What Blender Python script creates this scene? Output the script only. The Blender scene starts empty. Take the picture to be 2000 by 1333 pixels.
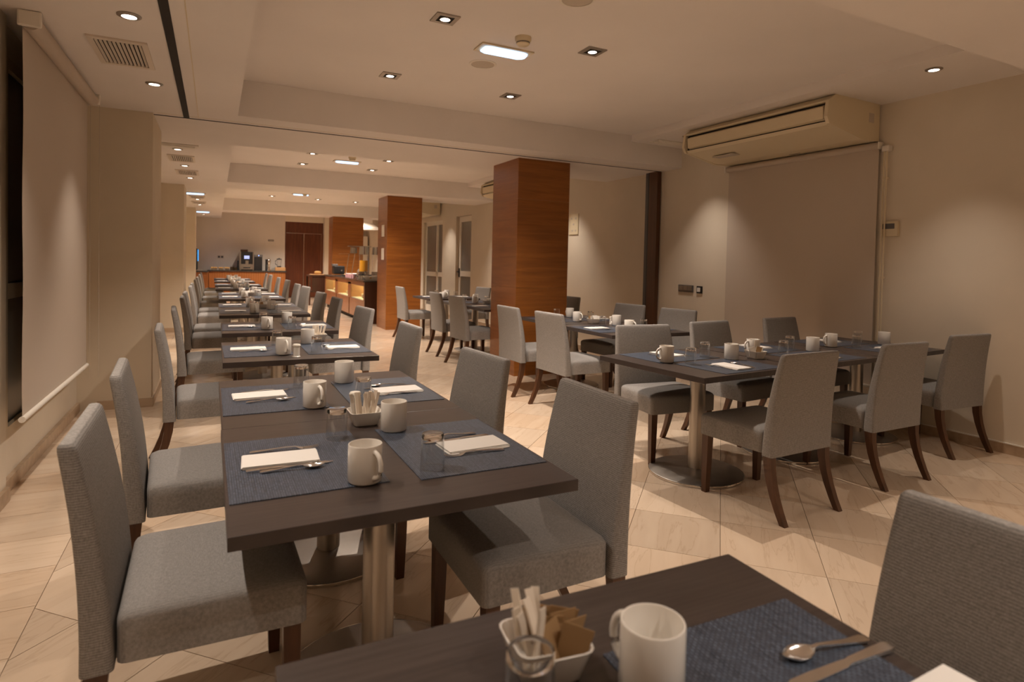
import bpy, bmesh, math, random
from mathutils import Vector, Matrix
random.seed(7)
S = bpy.context.scene
COL = S.collection
PI = math.pi

# ------------------------------------------------------------------ camera
F, CX, CY, YAW, PITCH, ROLL, CAMH = 1185.47, 1020.82, 546.10, .4698, -.0262, -.0232, 1.30
cam = bpy.data.cameras.new('camera'); camo = bpy.data.objects.new('camera', cam); COL.objects.link(camo)
fwd = Vector((math.sin(YAW)*math.cos(PITCH), math.cos(YAW)*math.cos(PITCH), math.sin(PITCH)))
rgt = Vector((math.cos(YAW), -math.sin(YAW), 0)); dwn = -rgt.cross(fwd)
r2 = rgt*math.cos(ROLL) + dwn*math.sin(ROLL); d2 = -rgt*math.sin(ROLL) + dwn*math.cos(ROLL)
camo.matrix_world = Matrix(((r2.x, -d2.x, -fwd.x, 0), (r2.y, -d2.y, -fwd.y, 0), (r2.z, -d2.z, -fwd.z, CAMH), (0, 0, 0, 1)))
cam.sensor_width = 36; cam.sensor_fit = 'HORIZONTAL'; cam.lens = 36*F/2000
cam.shift_x = -(CX-1000)/2000; cam.shift_y = -(666.5-CY)/2000
cam.clip_start = .05; cam.clip_end = 80
cam.dof.use_dof = True; cam.dof.focus_distance = 3.2; cam.dof.aperture_fstop = 3.6
S.camera = camo
# ------------------------------------------------------------------ world, exposure
W = bpy.data.worlds.new('world'); S.world = W; W.use_nodes = True
W.node_tree.nodes['Background'].inputs[0].default_value = (.02, .022, .03, 1)
W.node_tree.nodes['Background'].inputs[1].default_value = .3
S.view_settings.view_transform = 'Standard'; S.view_settings.look = 'None'
S.view_settings.gamma = 1; S.view_settings.use_curve_mapping = False
S.view_settings.exposure = 0.62
S.cycles.max_bounces = 8; S.cycles.diffuse_bounces = 5; S.cycles.glossy_bounces = 4; S.cycles.transmission_bounces = 8
S.cycles.caustics_reflective = False; S.cycles.caustics_refractive = False
S.cycles.sample_clamp_indirect = 4
LAMP_COL = (1, .86, .735)
LAMP_W = 54

# ------------------------------------------------------------------ materials
MATS = {}
def mat(name, col, rough=.5, metal=0, spec=.5, **k):
    m = bpy.data.materials.new(name); m.use_nodes = True
    b = m.node_tree.nodes['Principled BSDF']
    b.inputs['Base Color'].default_value = (*col, 1); b.inputs['Roughness'].default_value = rough
    b.inputs['Metallic'].default_value = metal; b.inputs['Specular IOR Level'].default_value = spec
    for n, v in k.items():
        b.inputs[n.replace('_', ' ')].default_value = v
    MATS[name] = m; return m
def nodes(m): return m.node_tree.nodes, m.node_tree.links, m.node_tree.nodes['Principled BSDF']
def coords(m, scale=(1, 1, 1), rot=(0, 0, 0), kind='Object'):
    n, l, b = nodes(m)
    tc = n.new('ShaderNodeTexCoord'); mp = n.new('ShaderNodeMapping')
    mp.inputs['Scale'].default_value = scale; mp.inputs['Rotation'].default_value = rot
    l.new(tc.outputs[kind], mp.inputs[0]); return mp.outputs[0]
def noise(m, vec, scale, detail=3, rough=.5, dist=0):
    n, l, b = nodes(m); t = n.new('ShaderNodeTexNoise')
    t.inputs['Scale'].default_value = scale; t.inputs['Detail'].default_value = detail
    t.inputs['Roughness'].default_value = rough; t.inputs['Distortion'].default_value = dist
    l.new(vec, t.inputs['Vector']); return t.outputs['Fac']
def ramp(m, fac, stops):
    n, l, b = nodes(m); r = n.new('ShaderNodeValToRGB'); e = r.color_ramp.elements
    while len(e) < len(stops): e.new(.5)
    for q, (p, c) in zip(e, stops): q.position = p; q.color = (*c, 1) if len(c) == 3 else c
    l.new(fac, r.inputs[0]); return r.outputs[0]
def mixc(m, fac, a, b_, mode='MIX'):
    n, l, b = nodes(m); x = n.new('ShaderNodeMix'); x.data_type = 'RGBA'; x.blend_type = mode
    for s, v in ((x.inputs[0], fac), (x.inputs[6], a), (x.inputs[7], b_)):
        if hasattr(v, 'links') or hasattr(v, 'is_output'): l.new(v, s)
        else: s.default_value = v if not isinstance(v, tuple) else (*v, 1)
    return x.outputs[2]
def bump(m, h, strength=.2, dist=.002):
    n, l, b = nodes(m); u = n.new('ShaderNodeBump'); u.inputs['Strength'].default_value = strength
    u.inputs['Distance'].default_value = dist; l.new(h, u.inputs['Height']); l.new(u.outputs[0], b.inputs['Normal'])
def setc(m, c): n, l, b = nodes(m); l.new(c, b.inputs['Base Color'])

def paint(name, col, var=.05):
    m = mat(name, col, .75, spec=.3); v = coords(m)
    f = noise(m, v, 1.3, 4)
    setc(m, ramp(m, f, [(.3, tuple(c*(1-var) for c in col)), (.7, tuple(min(1, c*(1+var)) for c in col))]))
    bump(m, noise(m, v, 160, 2), .06, .001); return m
WALL = paint('wall_paint', (.70, .62, .505)); CEIL = paint('ceiling_paint', (.79, .74, .70), .03)
WALL2 = paint('back_wall_paint', (.66, .60, .53)); PIL = paint('pillar_paint', (.69, .60, .47))
TRIM = mat('stone_skirting', (.46, .34, .23), .4); v = coords(TRIM, (1, 6, 6)); setc(TRIM, ramp(TRIM, noise(TRIM, v, 3, 4), [(.3, (.40, .29, .19)), (.7, (.52, .39, .27))]))
CREAM = mat('cream_plastic', (.70, .60, .42), .45); CREAMW = mat('white_plastic', (.78, .73, .65), .45)
VENTM = mat('vent_enamel', (.70, .62, .53), .5)
CREAMO = mat('window_frame_lacquer', (.55, .45, .31), .4); WHITEF = mat('white_frame_lacquer', (.80, .75, .66), .4)
BLIND = mat('blind_fabric', (.55, .47, .39), .9); v = coords(BLIND, (1, 1, 1)); bump(BLIND, noise(BLIND, v, 900, 1), .15, .0006)
BLACK = mat('black_plastic', (.012, .011, .011), .4); DARK = mat('dark_gap', (.02, .015, .012), .8)
DGREY = mat('dark_grey_plastic', (.10, .09, .085), .45)
STEEL = mat('brushed_steel', (.46, .42, .37), .34, 1); v = coords(STEEL, (300, 300, 2)); bump(STEEL, noise(STEEL, v, 1, 2), .05, .001)
BASEM = mat('satin_steel_base', (.40, .36, .32), .42, 1); v = coords(BASEM, (1, 1, 1)); n_, l_, b_ = nodes(BASEM); l_.new(ramp(BASEM, noise(BASEM, v, 14, 3), [(.3, (.36,)*3), (.7, (.5,)*3)]), b_.inputs['Roughness'])
CHROME = mat('polished_chrome', (.75, .72, .68), .12, 1)
CUT = mat('cutlery_steel', (.78, .77, .76), .2, 1)
NICKEL = mat('brushed_nickel', (.42, .38, .33), .4, 1)
PORC = mat('white_porcelain', (.80, .76, .70), .22, spec=.5)
PAPER = mat('white_paper', (.78, .75, .71), .9); v = coords(PAPER); bump(PAPER, noise(PAPER, v, 60, 3), .2, .001)
KRAFT = mat('brown_paper', (.33, .20, .09), .85); STICK = mat('cream_paper', (.80, .71, .60), .85)
GLASS = mat('clear_glass', (1, 1, 1), .02, Transmission_Weight=1.0, IOR=1.45)
PANE = mat('window_glass', (.9, .93, .95), .03, Transmission_Weight=1.0, IOR=1.4)
FROST = mat('frosted_dark_glass', (.21, .20, .18), .25, spec=.6)
def thin(name, tint, edge):
    m = bpy.data.materials.new(name); m.use_nodes = True; n = m.node_tree.nodes; l = m.node_tree.links
    n.remove(n['Principled BSDF']); out = n['Material Output']
    tr = n.new('ShaderNodeBsdfTransparent'); tr.inputs[0].default_value = (*tint, 1)
    gl = n.new('ShaderNodeBsdfGlossy'); gl.inputs['Roughness'].default_value = .03; gl.inputs['Color'].default_value = (.95, .96, .97, 1)
    lw = n.new('ShaderNodeLayerWeight'); lw.inputs['Blend'].default_value = edge
    pw = n.new('ShaderNodeMath'); pw.operation = 'POWER'; pw.inputs[1].default_value = 3; l.new(lw.outputs['Facing'], pw.inputs[0])
    ma = n.new('ShaderNodeMath'); ma.operation = 'MULTIPLY_ADD'; ma.inputs[1].default_value = edge; ma.inputs[2].default_value = .03; l.new(pw.outputs[0], ma.inputs[0])
    lw.inputs['Blend'].default_value = .5
    mx = n.new('ShaderNodeMixShader'); l.new(ma.outputs[0], mx.inputs[0]); l.new(tr.outputs[0], mx.inputs[1]); l.new(gl.outputs[0], mx.inputs[2]); l.new(mx.outputs[0], out.inputs[0])
    MATS[name] = m; return m
ACRY = thin('clear_acrylic', (.985, .99, .99), .4)
TUMB = thin('thin_tumbler_glass', (.955, .96, .96), .85)
def emit(name, col, s):
    m = mat(name, (0, 0, 0), .5); b = m.node_tree.nodes['Principled BSDF']
    b.inputs['Emission Color'].default_value = (*col, 1); b.inputs['Emission Strength'].default_value = s; return m
BULB = emit('lamp_glow', (1, .86, .74), 9); COOL = emit('cool_tube_glow', (.40, .66, 1), 1.7)
SCREENB = emit('blue_screen_glow', (.03, .35, 1), 1.3); SCREENW = emit('pale_screen_glow', (.45, .48, .9), .9); LED = emit('blue_led_glow', (.2, .35, 1), 4)
SHELFL = emit('shelf_lamp_glow', (.92, 1, .42), 40)

LAM = mat('wenge_laminate', (.062, .042, .034), .33, spec=.45); v = coords(LAM, (2, 40, 2))
setc(LAM, ramp(LAM, noise(LAM, v, 3, 4), [(.3, (.040, .030, .027)), (.7, (.063, .048, .043))])); bump(LAM, noise(LAM, v, 5, 3), .05, .0005)
def wood(name, a, b, c, scale, rough=.4, det=5):
    m = mat(name, b, rough); v = coords(m, scale)
    f = noise(m, v, 1.6, det, .6, .6); setc(m, ramp(m, f, [(.25, a), (.5, b), (.75, c)])); return m
LEG = wood('dark_walnut_leg', (.045, .016, .006), (.075, .029, .011), (.11, .045, .018), (14, 14, 1.5), .35)
VEN = wood('cherry_veneer', (.20, .068, .013), (.275, .094, .018), (.35, .125, .026), (1.0, 1.0, 16), .3)
VEN2 = wood('cherry_veneer_side', (.20, .07, .02), (.27, .098, .028), (.34, .13, .038), (1.0, 1.0, 14), .28)
DOORW = wood('dark_red_door_wood', (.075, .019, .007), (.11, .029, .010), (.15, .042, .015), (12, 12, 1), .35)
CNT = wood('counter_front_wood', (.20, .066, .016), (.30, .104, .027), (.38, .14, .038), (18, 18, .8), .4)
BUFW = wood('buffet_wood', (.17, .062, .024), (.25, .095, .040), (.30, .12, .052), (2, 2, 10), .3)
BUFD = wood('buffet_dark_wood', (.028, .010, .005), (.04, .014, .006), (.055, .02, .009), (10, 10, 1), .35)
POSTW = wood('post_dark_wood', (.06, .024, .010), (.09, .036, .014), (.13, .05, .02), (20, 20, 1), .4)
GRAN = mat('dark_granite', (.035, .03, .028), .15); v = coords(GRAN); setc(GRAN, ramp(GRAN, noise(GRAN, v, 120, 2), [(.4, (.02, .018, .016)), (.7, (.09, .08, .07))]))
BOXW = mat('pale_box_wood', (.50, .27, .11), .6)
BREAD = mat('bread_crust', (.62, .36, .12), .8); JUICE = mat('orange_juice', (.80, .36, .02), .25)
FOOD = mat('mixed_fruit', (.55, .32, .10), .6)
RED = mat('pink_cup_paper', (.75, .42, .45), .6); PLATEM = mat('plate_porcelain', (.75, .72, .62), .25)
STAIN = mat('stainless_sheet', (.55, .52, .48), .25, 1)
GRILL = mat('grille_grey', (.55, .48, .40), .7)
# floor marble: each tile carries its own tone and vein offset
TILE = mat('beige_marble', (.60, .43, .28), .13, spec=.5)
n, l, b = nodes(TILE)
tc = n.new('ShaderNodeTexCoord'); oi = n.new('ShaderNodeObjectInfo'); at = n.new('ShaderNodeAttribute'); at.attribute_name = 'tone'
ad = n.new('ShaderNodeMath'); l.new(oi.outputs['Random'], ad.inputs[0]); l.new(at.outputs['Fac'], ad.inputs[1])
fr = n.new('ShaderNodeMath'); fr.operation = 'FRACT'; l.new(ad.outputs[0], fr.inputs[0])
mp = n.new('ShaderNodeMapping'); mp.inputs['Scale'].default_value = (.9, 7, 1); mp.inputs['Rotation'].default_value = (0, 0, .25); l.new(tc.outputs['Object'], mp.inputs[0])
nz = n.new('ShaderNodeTexNoise'); nz.noise_dimensions = '4D'; nz.inputs['Scale'].default_value = 1.7; nz.inputs['Detail'].default_value = 5; nz.inputs['Distortion'].default_value = .35
ml = n.new('ShaderNodeMath'); ml.operation = 'MULTIPLY'; ml.inputs[1].default_value = 40; l.new(fr.outputs[0], ml.inputs[0])
l.new(mp.outputs[0], nz.inputs['Vector']); l.new(ml.outputs[0], nz.inputs['W'])
c1 = ramp(TILE, nz.outputs['Fac'], [(.28, (.60, .465, .34)), (.42, (.65, .51, .38)), (.485, (.655, .515, .385)), (.5, (.585, .45, .325)), (.515, (.66, .52, .39)), (.75, (.71, .575, .44))])
tn = ramp(TILE, fr.outputs[0], [(0, (.82, .81, .80)), (.5, (1, 1, 1)), (1, (.92, .87, .82))])
c2 = mixc(TILE, 1.0, c1, tn, 'MULTIPLY'); setc(TILE, c2)
GROUT = mat('grey_grout', (.24, .17, .11), .8)
# chair fabric: ribbed woven linen; ribs run level on the back and front to back on the seat
def fabric(name, band):
    m = mat(name, (.25, .235, .22), .92, spec=.15); n, l, b = nodes(m); v = coords(m)
    va = coords(m, (110, 110, 800) if band == 'Z' else (800, 110, 110)); vb = coords(m, (800, 800, 70) if band == 'Z' else (90, 800, 800))
    na = noise(m, va, 1, 2); nb = noise(m, vb, 1, 2)
    wv = n.new('ShaderNodeTexWave'); wv.bands_direction = band; wv.inputs['Scale'].default_value = 52; wv.inputs['Distortion'].default_value = 1.2; wv.inputs['Detail'].default_value = 1; l.new(v, wv.inputs['Vector'])
    m1 = mixc(m, .5, na, nb); m2 = mixc(m, .16 if band == 'Z' else .08, m1, wv.outputs['Fac'])
    cc = ramp(m, m2, [(.32, (.140, .131, .122)), (.5, (.245, .229, .215)), (.70, (.375, .352, .332))] if band == 'Z' else [(.30, (.165, .154, .145)), (.5, (.245, .229, .215)), (.72, (.335, .314, .296))])
    setc(m, cc); bump(m, m2, .3, .0012); return m
FAB, FABS = fabric('grey_ribbed_fabric', 'Z'), fabric('grey_woven_fabric', 'X')
# woven vinyl place mat
MATM = mat('navy_woven_vinyl', (.05, .065, .095), .42, spec=.5)
v = coords(MATM); n, l, b = nodes(MATM)
bx_ = n.new('ShaderNodeTexBrick'); bx_.inputs['Scale'].default_value = 34; bx_.inputs['Color1'].default_value = (.125, .155, .215, 1); bx_.inputs['Color2'].default_value = (.040, .052, .077, 1); bx_.inputs['Mortar'].default_value = (.015, .019, .028, 1)
bx_.inputs['Mortar Size'].default_value = .045; bx_.inputs['Brick Width'].default_value = .32; bx_.inputs['Row Height'].default_value = .2
l.new(v, bx_.inputs['Vector']); mn = noise(MATM, coords(MATM, (3, 60, 1)), 3, 2)
setc(MATM, mixc(MATM, .35, bx_.outputs['Color'], ramp(MATM, mn, [(.3, (.022, .03, .046)), (.7, (.115, .145, .205))]))); bump(MATM, bx_.outputs['Fac'], -.4, .0015)

# ------------------------------------------------------------------ mesh builder
class MB:
    def __init__(s): s.bm = bmesh.new()
    def poly(s, vs, faces):
        b = [s.bm.verts.new(v) for v in vs]
        for f in faces:
            try: s.bm.faces.new([b[i] for i in f])
            except ValueError: pass
        return b
    def box(s, c, d, rz=0, bev=0, M=None):
        x, y, z = (q/2 for q in d); T = Matrix.Translation(c) @ Matrix.Rotation(rz, 4, 'Z')
        if M is not None: T = M @ T
        vs = [T @ Vector((i*x, j*y, k*z)) for i in (-1, 1) for j in (-1, 1) for k in (-1, 1)]
        b = s.poly(vs, [(0, 1, 3, 2), (4, 6, 7, 5), (0, 4, 5, 1), (2, 3, 7, 6), (0, 2, 6, 4), (1, 5, 7, 3)])
        if bev:
            es = {e for v in b for e in v.link_edges}
            bmesh.ops.bevel(s.bm, geom=list(es), offset=bev, segments=2, profile=.5, affect='EDGES')
        return s
    def bb(s, x0, x1, y0, y1, z0, z1, bev=0): return s.box(((x0+x1)/2, (y0+y1)/2, (z0+z1)/2), (x1-x0, y1-y0, z1-z0), 0, bev)
    def loft(s, loops, cap0=True, cap1=True):
        R = [[s.bm.verts.new(p) for p in L] for L in loops]; n = len(R[0])
        for a, b in zip(R, R[1:]):
            for i in range(n): s.bm.faces.new((a[i], a[(i+1) % n], b[(i+1) % n], b[i]))
        if cap0: s.bm.faces.new(R[0][::-1])
        if cap1: s.bm.faces.new(R[-1])
        return s
    def lathe(s, prof, seg=32, c=(0, 0, 0), closed=False, M=None):
        L = []
        for r, z in prof:
            L.append([Vector((c[0]+r*math.cos(2*PI*i/seg), c[1]+r*math.sin(2*PI*i/seg), c[2]+z)) for i in range(seg)])
        if M is not None: L = [[M @ p for p in q] for q in L]
        if closed: L.append(L[0])
        if closed:
            R = [[s.bm.verts.new(p) for p in q] for q in L[:-1]]; R.append(R[0])
            for a, b in zip(R, R[1:]):
                for i in range(seg): s.bm.faces.new((a[i], a[(i+1) % seg], b[(i+1) % seg], b[i]))
            return s
        return s.loft(L, prof[0][0] > 1e-6, prof[-1][0] > 1e-6)
    def cyl(s, c, r, h, seg=24): return s.lathe([(r, 0), (r, h)], seg, c)
    def tube(s, pts, rad, seg=8):
        pts = [Vector(p) for p in pts]; L = []
        for i, p in enumerate(pts):
            t = (pts[min(i+1, len(pts)-1)] - pts[max(i-1, 0)]).normalized()
            u = t.cross(Vector((0, 0, 1)) if abs(t.z) < .95 else Vector((1, 0, 0))).normalized(); w = t.cross(u)
            r = rad[i] if isinstance(rad, (list, tuple)) else rad
            L.append([p + (u*math.cos(2*PI*k/seg) + w*math.sin(2*PI*k/seg))*r for k in range(seg)])
        return s.loft(L)
    def prism(s, prof, axis, a, b):   # prof: (p,q) polygon; axis 'x' -> prof is (y,z); 'y' -> (x,z); 'z' -> (x,y)
        f = {'x': lambda p, q, t: (t, p, q), 'y': lambda p, q, t: (p, t, q), 'z': lambda p, q, t: (p, q, t)}[axis]
        return s.loft([[f(p, q, a) for p, q in prof], [f(p, q, b) for p, q in prof]])
    def mesh(s, name, m, smooth=False, ang=.7):
        bmesh.ops.recalc_face_normals(s.bm, faces=s.bm.faces)
        me = bpy.data.meshes.new(name); s.bm.to_mesh(me); s.bm.free()
        for q in (m if isinstance(m, (list, tuple)) else [m]): me.materials.append(q)
        if smooth:
            me.shade_smooth(); me.set_sharp_from_angle(angle=ang)
        return me
    def obj(s, name, m, parent=None, loc=(0, 0, 0), rz=0, smooth=False, ang=.7):
        return link(name, s.mesh(name, m, smooth, ang), parent, loc, rz)
def link(name, me, parent=None, loc=(0, 0, 0), rz=0):
    o = bpy.data.objects.new(name, me); COL.objects.link(o); o.location = loc; o.rotation_euler[2] = rz
    if parent: o.parent = parent
    return o
def tag(o, label, cat, group=None):
    o['label'] = label; o['category'] = cat
    if group: o['group'] = group
    return o
def thing(name, label, cat, loc=(0, 0, 0), rz=0, group=None):
    o = bpy.data.objects.new(name, None); COL.objects.link(o); o.location = loc; o.rotation_euler[2] = rz
    o.empty_display_size = .1
    return tag(o, label, cat, group)
def struct(o): o['kind'] = 'structure'; return o
def dup(root, loc, rz, label, group=None):
    r = root.copy(); COL.objects.link(r); r.location = loc; r.rotation_euler[2] = rz; r['label'] = label
    if group: r['group'] = group
    for c in root.children:
        d = c.copy(); COL.objects.link(d); d.parent = r
        for g in c.children:
            e = g.copy(); COL.objects.link(e); e.parent = d
    return r
class Kind:      # first call places the prototype itself, later calls copy it
    def __init__(s, root): s.root = root; s.used = False
    def __call__(s, loc, rz, label, group=None):
        if not s.used:
            s.used = True; s.root.location = loc; s.root.rotation_euler[2] = rz; s.root['label'] = label
            if group: s.root['group'] = group
            return s.root
        return dup(s.root, loc, rz, label, group)

# ------------------------------------------------------------------ room shell
ZB, ZC, ZS = 2.505, 2.815, 2.741      # beam / tray / right soffit heights
YB, YE = 21.3, -4.6                    # back wall, wall behind the camera
XL = -.96
def xw(y, off=0): return 5.146 - .025*(y-2.34) - off
WA = math.atan(.025)                   # the right wall runs a touch askew: rotation of things fixed to it

# floor with its tiles
flo = struct(MB().bb(-1.3, 6.2, YE-.2, YB+.4, -.12, -.004).obj('floor', GROUT))
TS, GAP, DEP = .43, .0028, .004
U0, V0 = 3.25, -.035
def clip(poly, ax, lim, keep_less):
    out = []
    for i, p in enumerate(poly):
        q = poly[(i+1) % len(poly)]; a = (p[ax] <= lim) == keep_less or p[ax] == lim; b2 = (q[ax] <= lim) == keep_less or q[ax] == lim
        if a: out.append(p)
        if a != b2:
            t = (lim-p[ax])/(q[ax]-p[ax]); out.append((p[0]+t*(q[0]-p[0]), p[1]+t*(q[1]-p[1])))
    return out
def area(p): return abs(sum(p[i][0]*p[(i+1) % len(p)][1]-p[(i+1) % len(p)][0]*p[i][1] for i in range(len(p))))/2
XBD = -.575
R45 = math.sqrt(.5); tiles = []
for iu in range(-30, 60):
    for iv in range(-40, 50):
        u0, v0 = U0+iu*TS, V0+iv*TS; h = GAP/2
        cs = [((u-v)*R45, (u+v)*R45) for u, v in ((u0+h, v0+h), (u0+TS-h, v0+h), (u0+TS-h, v0+TS-h), (u0+h, v0+TS-h))]
        p = clip(cs, 0, XBD+h, False); p = clip(p, 0, 5.25, True) if p else p
        p = clip(p, 1, -1.2, False) if p else p; p = clip(p, 1, YB, True) if p else p
        if len(p) < 3 or area(p) < .004: continue
        cu, cv = u0+TS/2, v0+TS/2
        tiles.append((((cu-cv)*R45, (cu+cv)*R45), p, abs(area(p)-(TS-GAP)**2) < 1e-4, PI/4))
y = -1.2; k = 0
while y < YB:
    h = GAP/2; p = [(XL-.02, y+h), (XBD-h, y+h), (XBD-h, y+.33-h), (XL-.02, y+.33-h)]
    tiles.append((((XL-.02+XBD)/2, y+.165), p, False, 0)); y += .33
def vis(t):
    (x, y) = t[0]; d = Vector((x, y, 0)) - Vector((0, 0, CAMH)); zc = d.dot(fwd)
    if zc < .25: return -1
    px = CX + F*d.dot(r2)/zc; py = CY + F*d.dot(d2)/zc
    if px < -260 or px > 2260 or py > 1750: return -1
    return 1/zc
tiles.sort(key=vis, reverse=True)
def tile_geo(p, c, rot):
    ca, sa = math.cos(-rot), math.sin(-rot)
    q = [((x-c[0])*ca-(y-c[1])*sa, (x-c[0])*sa+(y-c[1])*ca) for x, y in p]
    return [(x, y, -DEP) for x, y in q] + [(x, y, 0) for x, y in q]
full = None; rest = MB(); rest_tone = []
for i, (c, p, isfull, rot) in enumerate(tiles):
    if i < 290:
        if isfull and full: me = full
        else:
            m_ = MB(); g = tile_geo(p, c, rot); n_ = len(p)
            m_.poly(g, [tuple(range(n_, 2*n_))] + [(j, (j+1) % n_, n_+(j+1) % n_, n_+j) for j in range(n_)]); me = m_.mesh('tile', TILE)
            if isfull: full = me
        link('tile', me, flo, (c[0], c[1], 0), rot)
    else:
        ca, sa = math.cos(-PI/4), math.sin(-PI/4)
        q = [(x*ca-y*sa, x*sa+y*ca) for x, y in p]; n_ = len(q)
        b0 = len(rest.bm.verts)
        rest.poly([(x, y, -DEP) for x, y in q] + [(x, y, 0) for x, y in q], [tuple(range(n_, 2*n_))] + [(j, (j+1) % n_, n_+(j+1) % n_, n_+j) for j in range(n_)])
        rest_tone += [random.random()]*(2*n_)
me = rest.mesh('tile_field', TILE); a_ = me.attributes.new('tone', 'FLOAT', 'POINT'); a_.data.foreach_set('value', rest_tone)
o = link('tile_field', me, flo, (0, 0, 0), PI/4); o['kind'] = 'stuff'

# ceiling: slab, left and right soffits, cross beams
ceil = struct(MB().bb(-1.3, 5.6, YE-.2, YB+.4, ZC, ZC+.15).obj('ceiling', CEIL))
MB().bb(-1.2, .165, YE, YB, ZB, ZC).obj('soffit', CEIL, ceil)
MB().bb(4.3, 5.5, YE, YB, ZS, ZC).obj('soffit', CEIL, ceil)
for a, b in ((.4, 1.88), (5.76, 7.31), (10.9, 11.97), (17.5, 18.4), (-4.6, -3.6)):
    MB().bb(.165, 5.5, a, b, ZB, ZC-.001).obj('beam', CEIL, ceil)
# sliding-partition tracks let into the ceiling
struct(MB().bb(-.252, -.208, YE+.1, 6.10, ZB-.006, ZB+.002).obj('trim_1', DARK))
struct(MB().bb(-.48, 5.03, 6.10, 6.116, ZB-.004, ZB+.002).obj('trim_2', DARK))
struct(MB().bb(-.14, -.135, YE+.1, 6.02, ZB-.0025, ZB+.002).obj('trim_3', CREAM))
struct(MB().bb(-.45, 5.03, 6.02, 6.024, ZB-.002, ZB+.002).obj('trim_4', CREAM))

# left wall, window recess, pilasters
wl = struct(MB().bb(-1.2, XL, YE, 4.0, 0, ZB).obj('wall_left', WALL))
MB().bb(-1.25, XL-.04, 4.0, 4.08, 0, ZB).bb(-1.25, XL-.04, 5.5, 6.05, 0, ZB).bb(-1.25, XL-.04, 4.08, 5.5, 0, .30).bb(-1.25, XL-.04, 4.08, 5.5, 2.33, ZB).obj('recess_panel', WALL, wl)
for x1, a, b in ((-.477, 6.05, 6.95), (-.473, 11.8, 12.75), (-.44, 17.2, 18.1)):
    MB().bb(-1.2, x1, a, b, 0, ZB).obj('pilaster', PIL, wl)
for a, b in ((6.95, 11.8), (12.75, 17.2), (18.1, YB)):
    MB().bb(-1.2, XL, a, b, 0, ZB).obj('wall_panel', WALL, wl)
bl = struct(MB().bb(XL, XL+.018, YE, 4.0, 0, .075).obj('baseboard_left', TRIM))
MB().bb(XL-.04, XL-.016, 4.0, 6.05, 0, .075).obj('baseboard_run', TRIM, bl)
MB().bb(-.86, -.462, 6.035, 6.05, 0, .075).bb(-.477, -.462, 6.05, 6.965, 0, .075).obj('baseboard_run', TRIM, bl)
MB().bb(-.88, -.458, 11.785, 11.8, 0, .075).bb(-.473, -.458, 11.8, 12.75, 0, .075).obj('baseboard_run', TRIM, bl)
MB().bb(XL, XL+.018, 6.95, 11.78, 0, .075).obj('baseboard_run', TRIM, bl)
# window in the recess
w1 = struct(MB().bb(-1.05, -.985, 4.08, 4.135, .30, 2.33).bb(-1.05, -.985, 5.44, 5.5, .30, 2.33).bb(-1.05, -.985, 4.135, 5.44, .30, .355).bb(-1.05, -.985, 4.135, 5.44, 2.27, 2.33).bb(-1.05, -.985, 4.135, 5.44, 1.045, 1.125).bb(-1.05, -.985, 4.76, 4.82, .355, 2.27).obj('window_1', CREAMO))
for a, b in ((4.135, 4.76), (4.82, 5.44)):
    for c, d in ((.355, 1.045), (1.125, 2.27)):
        MB().bb(-1.025, -1.018, a, b, c, d).obj('pane', FROST, w1)
        MB().bb(-1.016, -1.010, a, a+.006, c, d).bb(-1.016, -1.010, b-.006, b, c, d).bb(-1.016, -1.010, a, b, c, c+.006).bb(-1.016, -1.010, a, b, d-.006, d).obj('gasket', BLACK, w1)
MB().bb(-.985, -.955, 4.765, 4.80, 1.35, 1.47, .004).obj('handle', CREAMO, w1)
struct(MB().bb(-1.3, -1.2, YE, YB, 0, ZB).obj('wall_outer', WALL))

# right wall (slightly askew) with its door and window openings
def wseg(m_, y0, y1, z0, z1, off=0, th=.22):
    m_.loft([[(xw(y0, off), y0, z), (xw(y1, off), y1, z), (xw(y1, off)+th, y1, z), (xw(y0, off)+th, y0, z)] for z in (z0, z1)]); return m_
DY0, DY1, WY0, WY1 = 12.14, 13.0, 13.86, 15.2
m_ = MB(); wseg(m_, YE, DY0, 0, ZS); wseg(m_, DY0, DY1, 2.33, ZS); wseg(m_, DY1, WY0, 0, ZS); wseg(m_, WY0, WY1, 2.30, ZS); wseg(m_, WY1, YB, 0, ZS)
wr = struct(m_.obj('wall_right', WALL))
m_ = MB()
for a, b in ((YE, DY0), (DY1, WY0), (WY1, YB)): wseg(m_, a, b, 0, .072, .016, .017)
br = struct(m_.obj('baseboard_right', TRIM))
m_ = MB(); wseg(m_, YE, DY0, .072, .08, .018, .019); m_.obj('cap_strip', CREAMW, br)
# filler lines on the plaster
m_ = MB(); wseg(m_, 5.62, 6.02, 2.19, 2.193, .0012, .002); m_.obj('plaster_seam', CREAM, wr)
# white glazed door
def wbox(m_, y0, y1, z0, z1, off, th): return wseg(m_, y0, y1, z0, z1, off+th, th)
d1 = MB()
for a, b, c, d in ((DY0, DY0+.1, 0, 2.32), (DY1-.12, DY1-.02, 0, 2.32), (DY0+.1, DY1-.12, 2.20, 2.32), (DY0+.1, DY1-.12, .98, 1.10), (DY0+.1, DY1-.12, 0, .2)): wbox(d1, a, b, c, d, -.12, .05)
d1 = struct(d1.obj('door_1', WHITEF))
for c, d in ((.2, .98), (1.10, 2.20)):
    m_ = MB(); wbox(m_, DY0+.1, DY1-.12, c, d, -.105, .012); m_.obj('pane', FROST, d1)
m_ = MB(); wbox(m_, DY1-.10, DY1-.04, .96, 1.16, -.07, .012); m_.tube([(xw(DY1-.07)+.06, DY1-.07, 1.08), (xw(DY1-.07)+.01, DY1-.07, 1.08), (xw(DY1-.07)+.005, DY1-.2, 1.075)], .012); m_.obj('handle', BLACK, d1)
w2 = MB()
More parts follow.
